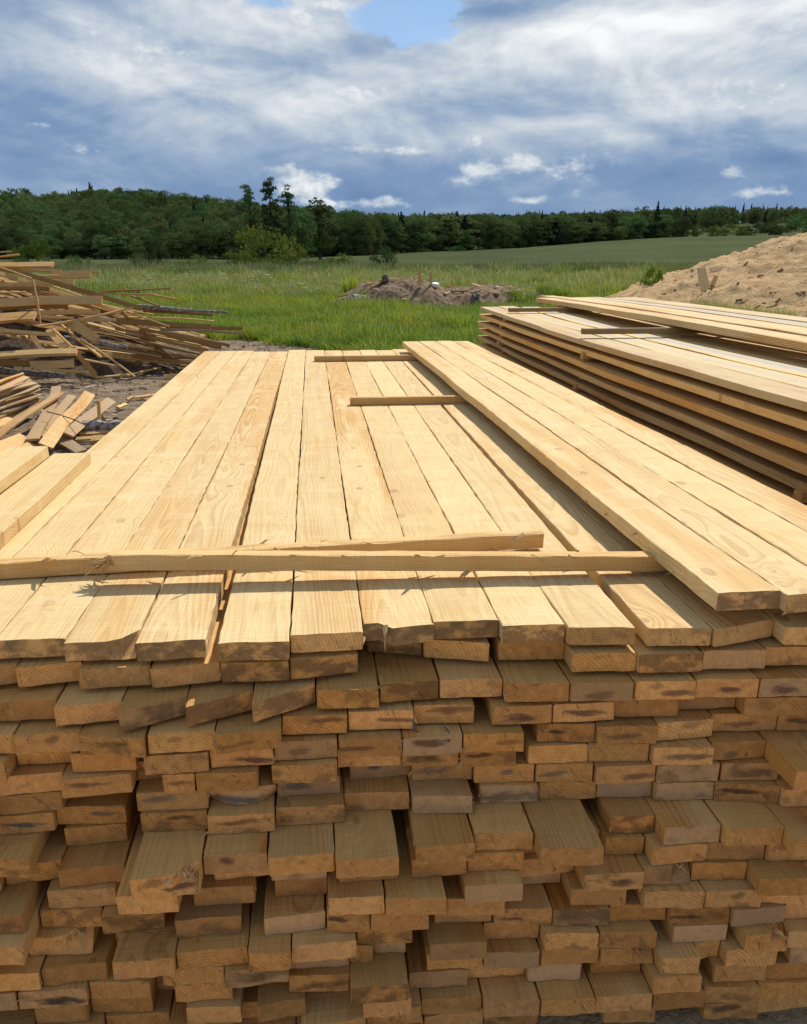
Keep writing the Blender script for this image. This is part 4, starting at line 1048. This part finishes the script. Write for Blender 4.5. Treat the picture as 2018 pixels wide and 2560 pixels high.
# ------------------------------------------------------------------ scrap boards and slabs
g = random.Random(31)
SCRAP_MESH = {}
def scrap_mesh(L, w, t, rnd, wane=0.0):
    return board_mesh('scrap_board', L, w, t, rnd, rnd.uniform(-.3, .3) * w, fine=.05, step=max(.25, L / 6), nx=3, wave=.006 * min(L, 2), rough=.003, bow=rnd.uniform(-.02, .025) * L, taper=rnd.uniform(.75, 1.05))
def orient(o, p, q, tilt):
    y = (q - p).normalized()
    hcam = Vector((0, -1, 0)); hcam = hcam - y * hcam.dot(y)
    if hcam.length < .1: hcam = Vector((1, 0, 0)) - y * y.x
    hcam.normalize()
    n0 = hcam.cross(y);
    if n0.z < 0: n0 = -n0
    n0.normalize()
    z = n0 * math.cos(R(tilt)) + hcam * math.sin(R(tilt))
    x = y.cross(z)
    M = Matrix((x, y, z)).transposed().to_4x4(); M.translation = p
    o.matrix_world = M
def scrap(name, p, q, w, t_, tilt, lab, cat, grp=None, tone=1.0, weather=0.0, rnd=g, stain=0):
    p, q = Vector(p), Vector(q)
    me = scrap_mesh((q - p).length, w, t_, rnd)
    o = bpy.data.objects.new(name, me); COL.objects.link(o)
    orient(o, p, q, tilt)
    wood_props(o, rnd, tone, weather, stain=stain, age_bounce=.55); tag(o, lab, cat, grp)
    return o
def log_between(name, p, q, r0, r1, lab, mat, grp=None, knobs=3):
    p, q = Vector(p), Vector(q); n = 12; path, rad = [], []
    for i in range(n + 1):
        u = i / n; c = p.lerp(q, u); c += Vector((0, g.uniform(-.02, .02), g.uniform(-.012, .012)))
        path.append(c); rad.append((r0 + (r1 - r0) * u) * g.uniform(.88, 1.12))
    v, f = tube(path, rad, 9)
    for _ in range(knobs):
        i = g.randrange(1, n); d = Vector((g.uniform(-.4, .4), g.uniform(-1, 1), 1)).normalized()
        vv, ff = tube([path[i], path[i] + d * rad[i] * g.uniform(1.2, 2.0)], [rad[i] * .4, rad[i] * .18], 5); o_ = len(v); v += vv; f += [tuple(k + o_ for k in q_) for q_ in ff]
    o = mesh_obj(name, v, f, mat, smooth=False); tag(o, lab, 'log', grp)
    return o

# heap core: bark and sawdust under the boards
CORE = [(-10.5, 1.35), (-6.0, 1.45), (-4.4, 1.15), (-3.6, .88), (-2.9, .58), (-2.2, .30), (-1.3, .06), (-.9, -.1)]
def core_z(x, y):
    h = np.interp(x, [c[0] for c in CORE], [c[1] for c in CORE])
    yc = 14.9 + .10 * (x + 3); s = max(0, 1 - abs((y - yc) / 2.0) ** 1.7)
    return h * s + .07 * mnoise.fractal((x * 1.6, y * 1.6, 2), 1, 2, 4) - .06
V, Fc = [], []; NXc, NYc = 70, 34
for i in range(NXc + 1):
    for j in range(NYc + 1):
        x = -10.5 + 9.8 * i / NXc; y = 12.2 + 5.0 * j / NYc; V.append((x, y, core_z(x, y)))
for i in range(NXc):
    for j in range(NYc):
        a = i * (NYc + 1) + j; Fc.append((a, a + NYc + 1, a + NYc + 2, a + 1))
SOIL = simple_mat('bark_soil', (.04, .028, .02), (.17, .12, .08), 9, .95, 6, .8, .03)
o = mesh_obj('bark_heap', V, Fc, SOIL, smooth=True); tag(o, 'dark heap of bark and sawdust under the scrap boards', 'heap')

C4 = lambda x, y: (x * .2049, 620 + y * .2049)
C5 = lambda x, y: (250 + x * .2166, 680 + y * .2166)
# crop, ends of the centre line, height in the crop, distances of both ends (0 = on the ground), style, colour, what it looks like
PIECES = [
 (4, -60, 205, 655, 228, 60, 14.6, 14.4, 'b', 'l', 'thick pale beam on top of the scrap heap'), (4, -40, 104, 240, 85, 14, 15, 14.8, 's', 'l', 'thin batten sticking up above the heap'),
 (4, -40, 82, 135, 50, 14, 15.2, 15, 's', 'g', 'short grey batten highest on the heap'), (4, 100, 268, 760, 285, 28, 14.6, 14.3, 'f', 'l', 'narrow pale board under the thick beam'),
 (4, 300, 345, 730, 345, 16, 14.0, 14.0, 's', 'p', 'pinkish lath lying high in the heap'), (4, 640, 338, 1112, 332, 72, 14.1, 13.9, 'f', 'l', 'wide board with square end facing the meadow'),
 (4, 860, 300, 1218, 284, 34, 14.7, 14.7, 'f', 'w', 'whitish board jutting toward the meadow'), (4, -40, 238, 1050, 548, 44, 13.6, 13.3, 'f', 'd', 'long brown slab sloping down across the heap'),
 (4, 900, 500, 1720, 745, 44, 13.3, 13.1, 'f', 'd', 'brown slab ending lower down the slope of the heap'),
 (4, -40, 440, 905, 430, 52, 14.0, 13.8, 'f', 'l', 'pale board with square end below the brown slab'), (4, 388, 392, 478, 925, 28, 12.9, 12.7, 's', 'o', 'upright bent stick standing in front of the heap'),
 (4, -40, 238, 384, 384, 18, 13.0, 12.9, 's', 'o', 'thin stick joining the upright bent stick'), (4, -40, 512, 605, 490, 38, 13.9, 13.8, 'f', 'd', 'dull brown board half hidden in the heap'),
 (4, -40, 541, 325, 545, 20, 13.5, 13.5, 's', 'l', 'short bright lath in the heap'), (4, -60, 690, 1250, 638, 96, 13.1, 13.0, 'f', 'l', 'long wide plank lying across the heap'),
 (4, -40, 742, 830, 722, 44, 13.1, 13.1, 'f', 'd', 'brown board under the long wide plank'), (4, -60, 905, 436, 852, 150, 12.7, 12.6, 'b', 'l', 'heavy wide slab leaning at the heap foot'),
 (4, 470, 966, 1635, 735, 30, 12.6, 13.1, 's', 'l', 'straight pale batten rising across the heap'), (4, 500, 800, 1220, 788, 54, 13.2, 13.2, 'f', 'l', 'pale pointed board in mid heap'),
 (4, 980, 882, 1412, 886, 38, 12.9, 12.9, 'f', 'w', 'whitish short board near mid heap'), (4, 480, 850, 900, 862, 30, 12.9, 13.0, 'f', 'l', 'short board behind the straight batten'),
 (4, -40, 1018, 690, 1056, 38, 12.5, 12.4, 'f', 'l', 'long lath over the dark hollow'), (4, 868, 915, 1190, 1120, 110, 12.8, 12.4, 'f', 'o', 'tan board tipped forward off the heap'),
 (4, 620, 1000, 800, 1225, 100, 12.7, 12.3, 'f', 'l', 'board end tipped down toward the ground'), (4, 740, 940, 1230, 1345, 32, 12.8, 12.4, 's', 'l', 'leaning batten beside the tipped board'),
 (4, 980, 1120, 1640, 1580, 26, 12.6, 0, 's', 'l', 'long leaning batten with its foot on the soil'), (4, 640, 990, 880, 1220, 18, 12.5, 12.3, 's', 'l', 'thin lath along the tipped board'),
 (4, 880, 1215, 1160, 1548, 52, 12.4, 0, 'f', 'o', 'leaning yellow board with foot on the soil'), (4, 390, 1065, 545, 1290, 52, 12.5, 12.2, 'f', 'l', 'short prop board over the dark hollow'),
 (4, 290, 1085, 455, 1285, 40, 12.6, 12.3, 'f', 'd', 'brown prop beside the short prop board'), (4, -60, 1350, 945, 1285, 50, 12.2, 12.1, 'b', 'l', 'bright board lying flat at the heap foot'),
 (4, 380, 1440, 905, 1420, 96, 12.25, 12.2, 'f', 'l', 'board on edge beneath the bright flat board'), (4, -60, 1410, 600, 1400, 60, 12.4, 12.3, 'f', 'd', 'dark board on edge at the heap foot'),
 (4, 180, 1470, 1080, 1510, 26, 12.1, 12.0, 'f', 'l', 'narrow board ending at the bare soil'), (4, -40, 1545, 620, 1580, 18, 11.8, 11.8, 's', 'p', 'thin lath lying before the dark log'),
 (4, 1170, 1592, 1560, 1552, 14, 0, 0, 's', 'l', 'thin batten lying on the soil'), (4, 1040, 1370, 1400, 1445, 22, 12.3, 12.1, 's', 'l', 'short lath poking from the heap foot'),
 (5, 0, 238, 310, 203, 24, 14.2, 14.2, 'f', 'o', 'yellow board end jutting over the meadow side'), (5, 90, 238, 816, 198, 14, 14.2, 14.0, 's', 'd', 'dark stick pointing out over the grass'),
 (5, 200, 260, 620, 272, 11, 13.9, 13.8, 's', 'o', 'slender bent slat reaching out over the grass'), (5, 620, 272, 892, 326, 11, 13.8, 13.7, 's', 'o', 'drooping tip of the slender slat'),
 (5, 360, 285, 690, 405, 14, 13.8, 13.8, 's', 'd', 'thin dark lath on the meadow side'), (5, 500, 455, 1302, 495, 26, 14.0, 13.9, 'f', 'd', 'brown slab beneath the grey log'),
 (5, 250, 535, 1322, 578, 16, 13.7, 13.6, 's', 'y', 'long bright yellow edged lath'), (5, 150, 565, 1290, 642, 62, 13.7, 13.5, 'f', 'd', 'wide brown slab on the low side of the heap'),
 (5, 760, 640, 1650, 655, 34, 13.6, 13.5, 'f', 'd', 'long brown slab reaching to the bare soil'), (5, 300, 465, 800, 640, 13, 13.2, 13.3, 's', 'o', 'thin stick slanting over the brown slabs'),
 (5, 90, 590, 290, 670, 20, 13.0, 12.9, 's', 'w', 'short white lath on the brown slabs'), (5, 450, 660, 850, 1045, 42, 12.9, 0, 'f', 'd', 'brown board leaning down to the soil'),
 (5, 700, 660, 1640, 720, 16, 13.6, 13.4, 'f', 'g', 'grey slab edge at the end of the heap'), (5, 255, 470, 330, 545, 30, 13.3, 13.2, 'f', 'd', 'short dark block wedged in the heap'),
 (5, 735, 1215, 960, 1205, 48, 0, 0, 'f', 'l', 'offcut lying on the soil beside the wide stack'), (5, 705, 1305, 850, 1300, 22, 0, 0, 'f', 'o', 'small offcut beside the wide stack edge'),
 (5, 320, 1205, 740, 1105, 14, 0, 0, 's', 'l', 'thin batten lying away from the heap'),
]
for (x1, y1, x2, y2, h) in [(480, 675, 1500, 850, 18), (690, 690, 1490, 870, 20), (650, 760, 1170, 860, 28), (0, 660, 1160, 955, 20), (60, 740, 700, 920, 16), (360, 735, 1010, 862, 16), (0, 880, 710, 985, 20),
                            (480, 880, 840, 965, 22), (700, 1005, 1150, 1015, 12), (0, 920, 1100, 1072, 12), (1020, 870, 1250, 930, 14), (640, 945, 1160, 990, 14), (200, 800, 960, 985, 16), (300, 700, 1250, 905, 16),
                            (100, 850, 900, 1010, 16), (540, 840, 1180, 945, 14), (820, 770, 1400, 880, 16), (0, 800, 620, 900, 22), (20, 1010, 500, 1060, 18), (560, 700, 1330, 800, 18), (180, 660, 980, 800, 16)]:
    PIECES.append((5, x1, y1, x2, y2, h, g.uniform(13.1, 13.7), g.uniform(12.9, 13.4), g.choice('sf'), g.choice('ddddgo'), 'thin bark edged slab fanned out at the low end of the heap'))
TONE = {'l': (.95, .03), 'd': (.46, .05), 'o': (.76, .0), 'g': (.75, .75), 'w': (1.0, .35), 'p': (.85, .25), 'y': (1.05, 0)}
for (c, x1, y1, x2, y2, h, Y1, Y2, st, col, lab) in PIECES:
    cc, sc_ = (C4, .2049) if c == 4 else (C5, .2166)
    def pt(x, y, Y): return on_z(*cc(x, y), .05) if Y == 0 else on_y(*cc(x, y), Y)
    p, q = pt(x1, y1, Y1), pt(x2, y2, Y2)
    if c == 4 and x1 < 0: p = p + (p - q).normalized() * g.uniform(.5, 1.2)
    D = (p.y + q.y) / 2 * 1.02; hm_ = h * sc_ * D / F
    if st == 's': w, th, ti = max(.028, hm_ * .8), max(.025, hm_ * .75), g.uniform(0, 20)
    elif st == 'b': w, th, ti = max(.12, hm_ * 1.1), .05, 32
    else: w, th, ti = max(.04, hm_ / .92), .028, g.uniform(52, 68)
    tn, we = TONE[col]
    scrap('scrap_board', p, q, w, th, ti, lab, 'scrap board', 'boards and slabs in the scrap heap', tn * g.uniform(.94, 1.04), we)
log_between('bark_log', on_y(*C4(-200, 1478), 11.9), on_y(*C4(800, 1560), 11.7), .052, .040, 'dark barky log lying along the foot of the scrap heap', BARK)
log_between('bark_log', on_y(*C4(780, 1090), 12.7), on_y(*C4(1560, 1210), 12.6), .036, .030, 'thin pale barked log poking out of mid heap', PALE_BARK)
log_between('bark_log', on_y(*C5(440, 398), 14.0), on_y(*C5(1490, 472), 13.8), .045, .018, 'grey barked log jutting out over the meadow grass', PALE_BARK, knobs=6)
# buried filler boards that carry the ones above
for i in range(150):
    x = g.uniform(-8.5, -2.2); yc = 14.9 + .10 * (x + 3); y = yc + g.uniform(-1.75, 1.2); z = max(core_z(x, y), .0) + g.uniform(.0, .20)
    L = g.uniform(.8, 2.6) * (1 if x < -3.4 else .6); sl = (core_z(x + .5, y) - core_z(x - .5, y)) ; d = Vector((1, g.uniform(-.5, .5), sl * .9 + g.uniform(-.05, .05))).normalized()
    p = Vector((x, y, z)) - d * L / 2; q = Vector((x, y, z)) + d * L / 2
    p.z = max(p.z, .02); q.z = max(q.z, .02)
    tn, we = TONE[g.choice('llddool')]
    scrap('scrap_offcut', p, q, g.uniform(.03, .10), g.uniform(.016, .028), g.uniform(5, 55), 'rough slab piece jumbled in the body of the scrap heap', 'scrap board', 'jumbled slabs in the scrap heap', tn * g.uniform(.85, 1), we)

# ------------------------------------------------------------------ bundle of grey slats and crossed boards
C3 = lambda x, y: (x * .2927, 900 + y * .2927)
def rest(p): p.z = max(p.z, .02); return p
for i, (x1, y1, x2, y2) in enumerate([(0, 218, 180, 145), (0, 232, 232, 158), (0, 286, 240, 196), (0, 352, 305, 222), (0, 330, 325, 252), (0, 400, 200, 308), (0, 445, 325, 306), (0, 495, 235, 402), (30, 520, 330, 360), (0, 545, 205, 470), (0, 252, 236, 176), (0, 310, 300, 208), (0, 372, 250, 262), (0, 420, 300, 330), (0, 470, 260, 372), (0, 575, 190, 510)]):
    p, q = on_y(*C3(x1, y1), 8.7), on_y(*C3(x2, y2), 9.6)
    p = rest(p + (p - q).normalized() * 1.5); rest(q)
    scrap('grey_slat', p, q, .10, .024, 18, ['yellowish slat on top of the grey slat bundle', 'pale slat second on the grey slat bundle'][i] if i < 2 else 'weathered grey slat in the low bundle before the scrap heap', 'slat', 'slats in the grey bundle', .9, [.1, .3][i] if i < 2 else g.uniform(.40, .75))
for (x1, y1, x2, y2, Y1, Y2, w, ti, tn, we, lab) in [
    (-60, 690, 520, 292, 7.9, 9.4, .11, 40, .9, .30, 'long weathered board with rounded tip crossing the slat bundle'), (285, 690, 488, 236, 7.6, 9.9, .12, 20, .85, .62, 'grey board upright between the two crossed boards'),
    (378, 742, 760, 290, 7.3, 9.4, .125, 28, .98, .10, 'clean pale board crossing on top of the grey boards'), (560, 640, 955, 352, 7.9, 9.6, .11, 30, .85, .62, 'grey split board with pointed tip behind the pale board'),
    (470, 640, 705, 812, 8.1, 7.55, .13, 15, .8, .8, 'grey board slipping to the soil under the pale board'), (-60, 775, 215, 672, 7.0, 7.8, .14, 35, .98, .08, 'broad pale board at the edge of the slat bundle'),
    (-40, 885, 275, 730, 6.9, 7.6, .09, 30, .98, .10, 'narrow pale board before the slat bundle'), (330, 660, 610, 310, 8.0, 9.7, .10, 25, .85, .6, 'greyish board lying under the crossed boards'),
    (-60, 560, 80, 505, 8.3, 8.8, .13, 30, .98, .05, 'bright board end lying on the slat bundle')]:
    scrap('loose_board', rest(on_y(*C3(x1, y1), Y1)), rest(on_y(*C3(x2, y2), Y2)), w, .02, ti, lab, 'board', 'crossed boards by the slat bundle', tn, we)
a, b = on_z(*C3(640, 585), .075), on_z(*C3(1250, 565), .075)
log_between('fallen_log', a, b, .082, .074, 'grey barkless log lying beside the wide stack', PALE_BARK, knobs=0)
p = on_z(*C3(872, 612), .02)
scrap('stake', p, Vector((p.x + .01, p.y + .02, .34)), .036, .03, 0, 'short pale stake standing before the grey log', 'stake', None, .95)
for (x1, y1, x2, y2, w, tn, lab) in [(680, 640, 1030, 618, .05, .85, 'reddish lath lying before the grey log'), (650, 682, 980, 660, .05, .8, 'second reddish lath lying beside the first one'), (790, 705, 980, 700, .09, .85, 'offcut block beside the edge of the wide stack'),
                                     (1150, 325, 1392, 296, .04, 1.05, 'white sliver of wood on the bare soil'), (1000, 412, 1075, 382, .05, 1.05, 'small white chip of wood on the bare soil'), (1080, 345, 1135, 320, .03, .9, 'tiny bent chip on the bare soil'),
                                     (810, 770, 840, 735, .03, .95, 'little light stub by the stack edge')]:
    a, b = on_z(*C3(x1, y1), .03), on_z(*C3(x2, y2), .03)
    scrap('wood_offcut', a, b, w, .022 if w < .09 else .055, 25, lab, 'offcut', None, tn, .05)
# vine-like strip over the crossed boards
v, f = tube([on_y(*C3(x, y), Y) for x, y, Y in [(400, 440, 8.4), (520, 470, 8.3), (640, 512, 8.15), (740, 560, 8.0), (835, 612, 7.9)]], [.006] * 5, 5)
o = mesh_obj('bark_strip', v, f, BARK); tag(o, 'thin dark strip of bark draped over the crossed boards', 'bark strip')

# ------------------------------------------------------------------ litter on the soil
V, Fc = [], []
def chip(x, y, z, l, w, a):
    c, s = math.cos(a), math.sin(a); o_ = len(V); h = g.uniform(.006, .02)
    for (u, v_, k) in ((-l, -w, 0), (l, -w, 0), (l, w, 0), (-l, w, 0), (-l, -w, h), (l, -w * .5, h * g.uniform(.4, 2.5)), (l, w * .5, h), (-l, w, h * g.uniform(.5, 2))):
        V.append((x + u * c - v_ * s, y + u * s + v_ * c, z + k))
    Fc.extend([(o_ + 4, o_ + 5, o_ + 6, o_ + 7), (o_, o_ + 1, o_ + 5, o_ + 4), (o_ + 1, o_ + 2, o_ + 6, o_ + 5), (o_ + 2, o_ + 3, o_ + 7, o_ + 6), (o_ + 3, o_, o_ + 4, o_ + 7)])
for _ in range(1500):
    y = g.uniform(7.5, 19.5); x = g.uniform(-7, 2.2) * y / 14
    if y < 8.4 and -1.1 < x < 1.5: continue
    l = g.uniform(.015, .07) if g.random() < .85 else g.uniform(.07, .2)
    chip(x, y, height(x, y) - .004, l, g.uniform(.006, .022), g.uniform(0, 3.14))
CHIP = simple_mat('wood_chips', (.20, .13, .07), (.58, .46, .30), 3, .85, 2, thr=(.35, .65))
o = mesh_obj('wood_chips', V, Fc, CHIP); tag(o, 'scattered wood chips and bark bits on the bare soil', 'wood chips', kind='stuff')
V, Fc = [], []
for _ in range(520):
    y = g.uniform(8.5, 19.5); x = g.uniform(-7, 2.5) * y / 14; r = g.uniform(.012, .05) * (1.6 if g.random() < .1 else 1); z = height(x, y); o_ = len(V)
    for k in range(6):
        a = k * 1.047 + g.uniform(-.3, .3); V.append((x + r * math.cos(a) * g.uniform(.7, 1.4), y + r * math.sin(a), z - .01))
    V.append((x, y, z + r * g.uniform(.4, .9)))
    Fc.extend([(o_ + k, o_ + (k + 1) % 6, o_ + 6) for k in range(6)])
o = mesh_obj('soil_clods', V, Fc, SOIL); tag(o, 'dark clods of trampled earth in the yard', 'clods', kind='stuff')

# ------------------------------------------------------------------ low mound of earth and rubbish in the grass
V, Fc = [], []; n1_, n2_ = 150, 70
for i in range(n1_ + 1):
    for j in range(n2_ + 1):
        x = MX - 5.2 + 10.6 * i / n1_; y = MY - 2.2 + 4.4 * j / n2_; V.append((x, y, mound_z(x, y)))
for i in range(n1_):
    for j in range(n2_):
        a = i * (n2_ + 1) + j; Fc.append((a, a + n2_ + 1, a + n2_ + 2, a + 1))
REDSOIL = simple_mat('reddish_soil', (.13, .085, .05), (.29, .20, .125), 4.5, .95, 6, .9, .05)
o = mesh_obj('earth_mound', V, Fc, REDSOIL, smooth=True); tag(o, 'low mound of reddish earth and rubbish in the grass', 'mound')
def on_mound(px, py):
    d = ray(px, py); best = None
    for k in range(240):
        r = 26 + k * .03; p = on_r(px, py, r)
        if p.z <= mound_z(p.x, p.y) or p.z <= height(p.x, p.y, False): return p
    p = on_r(px, py, 29); p.z = max(mound_z(p.x, p.y), height(p.x, p.y, False)); return p
C6 = lambda x, y: (780 + x * .3747, 660 + y * .375)
def stick6(x1, y1, x2, y2, w, tn, we, lab, name='rubbish_stick', grp=None, up=0):
    a, b = on_mound(*C6(x1, y1)), on_mound(*C6(x2, y2))
    if up: b = Vector((a.x + (C6(x2, y2)[0] - C6(x1, y1)[0]) * a.y / F, a.y, a.z + up))
    a.z += .02; b.z += .03
    if (b - a).length < .15: b = a + Vector((.2, .05, .03))
    if (b - a).length > 2.2: b = a + (b - a).normalized() * 2.2
    scrap(name, a, b, w, w * .6, 40, lab, 'scrap wood', grp, tn, we)
stick6(722, 152, 722, 105, .10, 1.1, .35, 'whitened stake leaning on the front of the earth mound', up=.55)
stick6(788, 150, 785, 110, .09, 1.0, .5, 'grey stake beside the whitened one on the earth mound', up=.45)
stick6(1188, 108, 1255, 82, .16, 1.1, .6, 'pale thick log piece on the crest of the earth mound')
stick6(925, 95, 1048, 66, .07, .6, .8, 'long grey branch along the mound crest')
stick6(885, 205, 950, 180, .06, .9, .7, 'pale branch on the slope of the mound')
stick6(1062, 195, 1125, 185, .07, .8, .8, 'grey branch low on the end of the mound')
stick6(1065, 135, 1090, 105, .06, .6, .7, 'short branch stub on the mound crest')
stick6(250, 245, 330, 200, .10, .35, .5, 'dark board edge at the low end of the mound'); stick6(345, 205, 420, 150, .10, .35, .5, 'dark board edge halfway up the mound'); stick6(395, 165, 480, 105, .10, .35, .5, 'dark board edge near the mound top')
for i in range(60):
    x = MX + g.uniform(-3.6, 4.2); y = MY + g.uniform(-1.8, .6); z = mound_z(x, y); a = g.uniform(0, 3.14); L = g.uniform(.12, .45)
    d = Vector((math.cos(a), math.sin(a), g.uniform(-.2, .35))); tn, we = TONE[g.choice('dgglwd')]
    scrap('rubbish_stick', Vector((x, y, z + .01)), Vector((x, y, z + .01)) + d * L, g.uniform(.03, .08), .025, g.uniform(0, 60), 'small broken stick littering the earth mound', 'scrap wood', 'sticks littering the earth mound', tn, we)
def lump(name, p, r, mat, lab, cat, sx=1, sz=.6, seed=0, grp=None):
    bm = bmesh.new(); bmesh.ops.create_icosphere(bm, subdivisions=3, radius=1)
    for v_ in bm.verts:
        k = 1 + .35 * mnoise.fractal(v_.co * 1.6 + Vector((seed, 0, 0)), 1, 2, 3)
        v_.co = Vector((v_.co.x * sx, v_.co.y, max(v_.co.z, -.4) * sz)) * k * r
    me = bpy.data.meshes.new(name); bm.to_mesh(me); bm.free(); me.materials.append(mat)
    o = bpy.data.objects.new(name, me); COL.objects.link(o); o.location = p; tag(o, lab, cat, grp); return o
lump('white_bag', on_mound(*C6(812, 96)) + Vector((0, 0, .05)), .13, PLASTIC, 'crumpled white bag on top of the earth mound', 'bag', 1.7, .5, 3)
lump('rubbish_clump', on_mound(*C6(315, 258)) + Vector((0, 0, .05)), .26, DARKTRASH, 'dark and silvery clump of rubbish at the mound foot', 'rubbish', 1.5, .9, 9)
lump('tree_stump', on_mound(*C6(1088, 268)) + Vector((0, 0, .1)), .20, BARK, 'small black stump at the end of the mound', 'stump', .8, 1.3, 5)
lump('dark_block', on_mound(*C6(487, 78)) + Vector((0, 0, .06)), .13, BARK, 'dark square lump standing on the mound top', 'rubbish', 1.0, 1.3, 6)
for i, (x, y) in enumerate([(153, 235), (520, 312), (870, 282), (1232, 155), (1315, 183), (1638, 145), (615, 235)]):
    p = on_mound(*C6(x, y)); lump('pale_stone', p, .07, WHITE, 'small whitish stone near the earth mound', 'stone', 1.3, .6, i, 'pale stones round the mound')

# ------------------------------------------------------------------ sand heap
SXc, SYc, SR = SAND
def sand_z(x, y):
    r = math.hypot(x - SXc, (y - SYc)) / SR
    h = 3.15 * max(0, 1 - r ** 1.25) ** 1.05
    n = .16 * mnoise.fractal((x * .9, y * .9, 1), 1, 2, 3) + .15 * abs(mnoise.fractal((x * 2.6, y * 2.6, 5), .8, 2, 4))
    return h + n * min(1, h * 1.4) - .12 + height(x, y, False) * .9
V, Fc = [], []; na_, nr_ = 300, 110
for i in range(nr_ + 1):
    r = SR * 1.03 * i / nr_
    for j in range(na_):
        a = 2 * math.pi * j / na_; x, y = SXc + r * math.cos(a), SYc + r * math.sin(a); V.append((x, y, sand_z(x, y)))
for i in range(nr_):
    for j in range(na_):
        k = (j + 1) % na_; Fc.append((i * na_ + j, (i + 1) * na_ + j, (i + 1) * na_ + k, i * na_ + k))
def sand_mat():
    m, t, out = mat_new('sand')
    tc = t.new('ShaderNodeTexCoord'); P_ = tc.outputs['Object']
    n1 = t.noise(P_, 1.1, 6, .65); n2 = t.noise(P_, 9, 5, .65); n3 = t.noise(P_, 4.2, 3, .6, .6)
    col = t.mix(t.sm(n1, .35, .65), (.45, .29, .14), (.54, .365, .19))
    col = t.mix(t.m('MULTIPLY', t.sm(n3, .60, .70), .5), col, (.30, .20, .115))
    col = t.mix(t.m('MULTIPLY', t.sm(n2, .5, .75), .35), col, (.31, .215, .125))
    bs = t.new('ShaderNodeBsdfPrincipled'); t.put(bs.inputs['Base Color'], col); bs.inputs['Roughness'].default_value = .95; bs.inputs['Specular IOR Level'].default_value = .1
    bp = t.new('ShaderNodeBump'); bp.inputs['Strength'].default_value = .8; bp.inputs['Distance'].default_value = .06
    t.put(bp.inputs['Height'], t.m('ADD', t.m('SUBTRACT', n2, t.sm(n3, .58, .70)), n1)); t.l.new(bp.outputs[0], bs.inputs['Normal'])
    t.l.new(bs.outputs[0], out.inputs[0]); return m
o = mesh_obj('sand_heap', V, Fc, sand_mat(), smooth=True); tag(o, 'large bare heap of yellowish sand beyond the stickered stack', 'sand heap')
def on_sand(px, py):
    for k in range(700):
        r = 14 + k * .04; p = on_r(px, py, r)
        if math.hypot(p.x - SXc, p.y - SYc) < SR and p.z <= sand_z(p.x, p.y): return p
    p = on_r(px, py, 28); p.z = max(sand_z(p.x, p.y), height(p.x, p.y, False)); return p
C2 = lambda x, y: (1300 + x * .4204, 400 + y * .4204)
a = on_sand(*C2(1105, 772)); a.z -= .08
scrap('upright_board', a, a + Vector((.02, .50, .70)), .30, .04, 80, 'whitish slab standing upright in the sand heap', 'slab', None, 1.2, .1)
a = on_sand(*C2(1145, 745)); scrap('sand_offcut', a, a + Vector((.1, 0, .28)), .14, .03, 60, 'small white offcut beside the upright slab', 'offcut', None, 1.08, .3)
a = on_sand(*C2(1200, 655)); scrap('sand_offcut', a - Vector((.4, 0, 0)), a + Vector((.55, .1, .06)), .22, .03, 40, 'flat greyish board half buried above the upright slab', 'offcut', None, .8, .5)
for (x1, y1, x2, y2) in [(1300, 545, 1320, 548), (1380, 520, 1392, 500), (1440, 485, 1470, 478), (1560, 450, 1585, 430), (1330, 635, 1352, 612), (1020, 652, 1065, 685), (1150, 660, 1160, 640), (1300, 855, 1340, 848), (1465, 880, 1530, 870), (1395, 888, 1410, 880), (1520, 850, 1540, 835), (1640, 790, 1665, 800)]:
    a, b = on_sand(*C2(x1, y1)), on_sand(*C2(x2, y2)); b = a + (b - a).normalized() * min(.5, max(.18, (b - a).length)); a.z += .0; b.z += .02
    tn, we = TONE[g.choice('dgd')]; scrap('rubbish_stick', a, b, .045, .03, 40, 'short dark stick lying on the sand heap', 'scrap wood', 'sticks lying on the sand heap', tn, we)
V, Fc = [], []
for _ in range(230):
    a = g.uniform(2.6, 5.4); r = SR * math.sqrt(g.uniform(.02, .98)); x, y = SXc + r * math.cos(a), SYc + r * math.sin(a)
    if mnoise.noise((x * .5, y * .5, 3)) < -.1: continue
    chip(x, y, sand_z(x, y) - .01, g.uniform(.03, .14), g.uniform(.015, .05), g.uniform(0, 3.14))
o = mesh_obj('bark_litter', V, Fc, SOIL); tag(o, 'dark bark bits strewn over the sand heap', 'litter', kind='stuff')
tree_px('bush1', 'leafy_sapling', 1640, 660, 31, 32, 'bright green leafy sapling at the toe of the sand heap', cat='sapling')
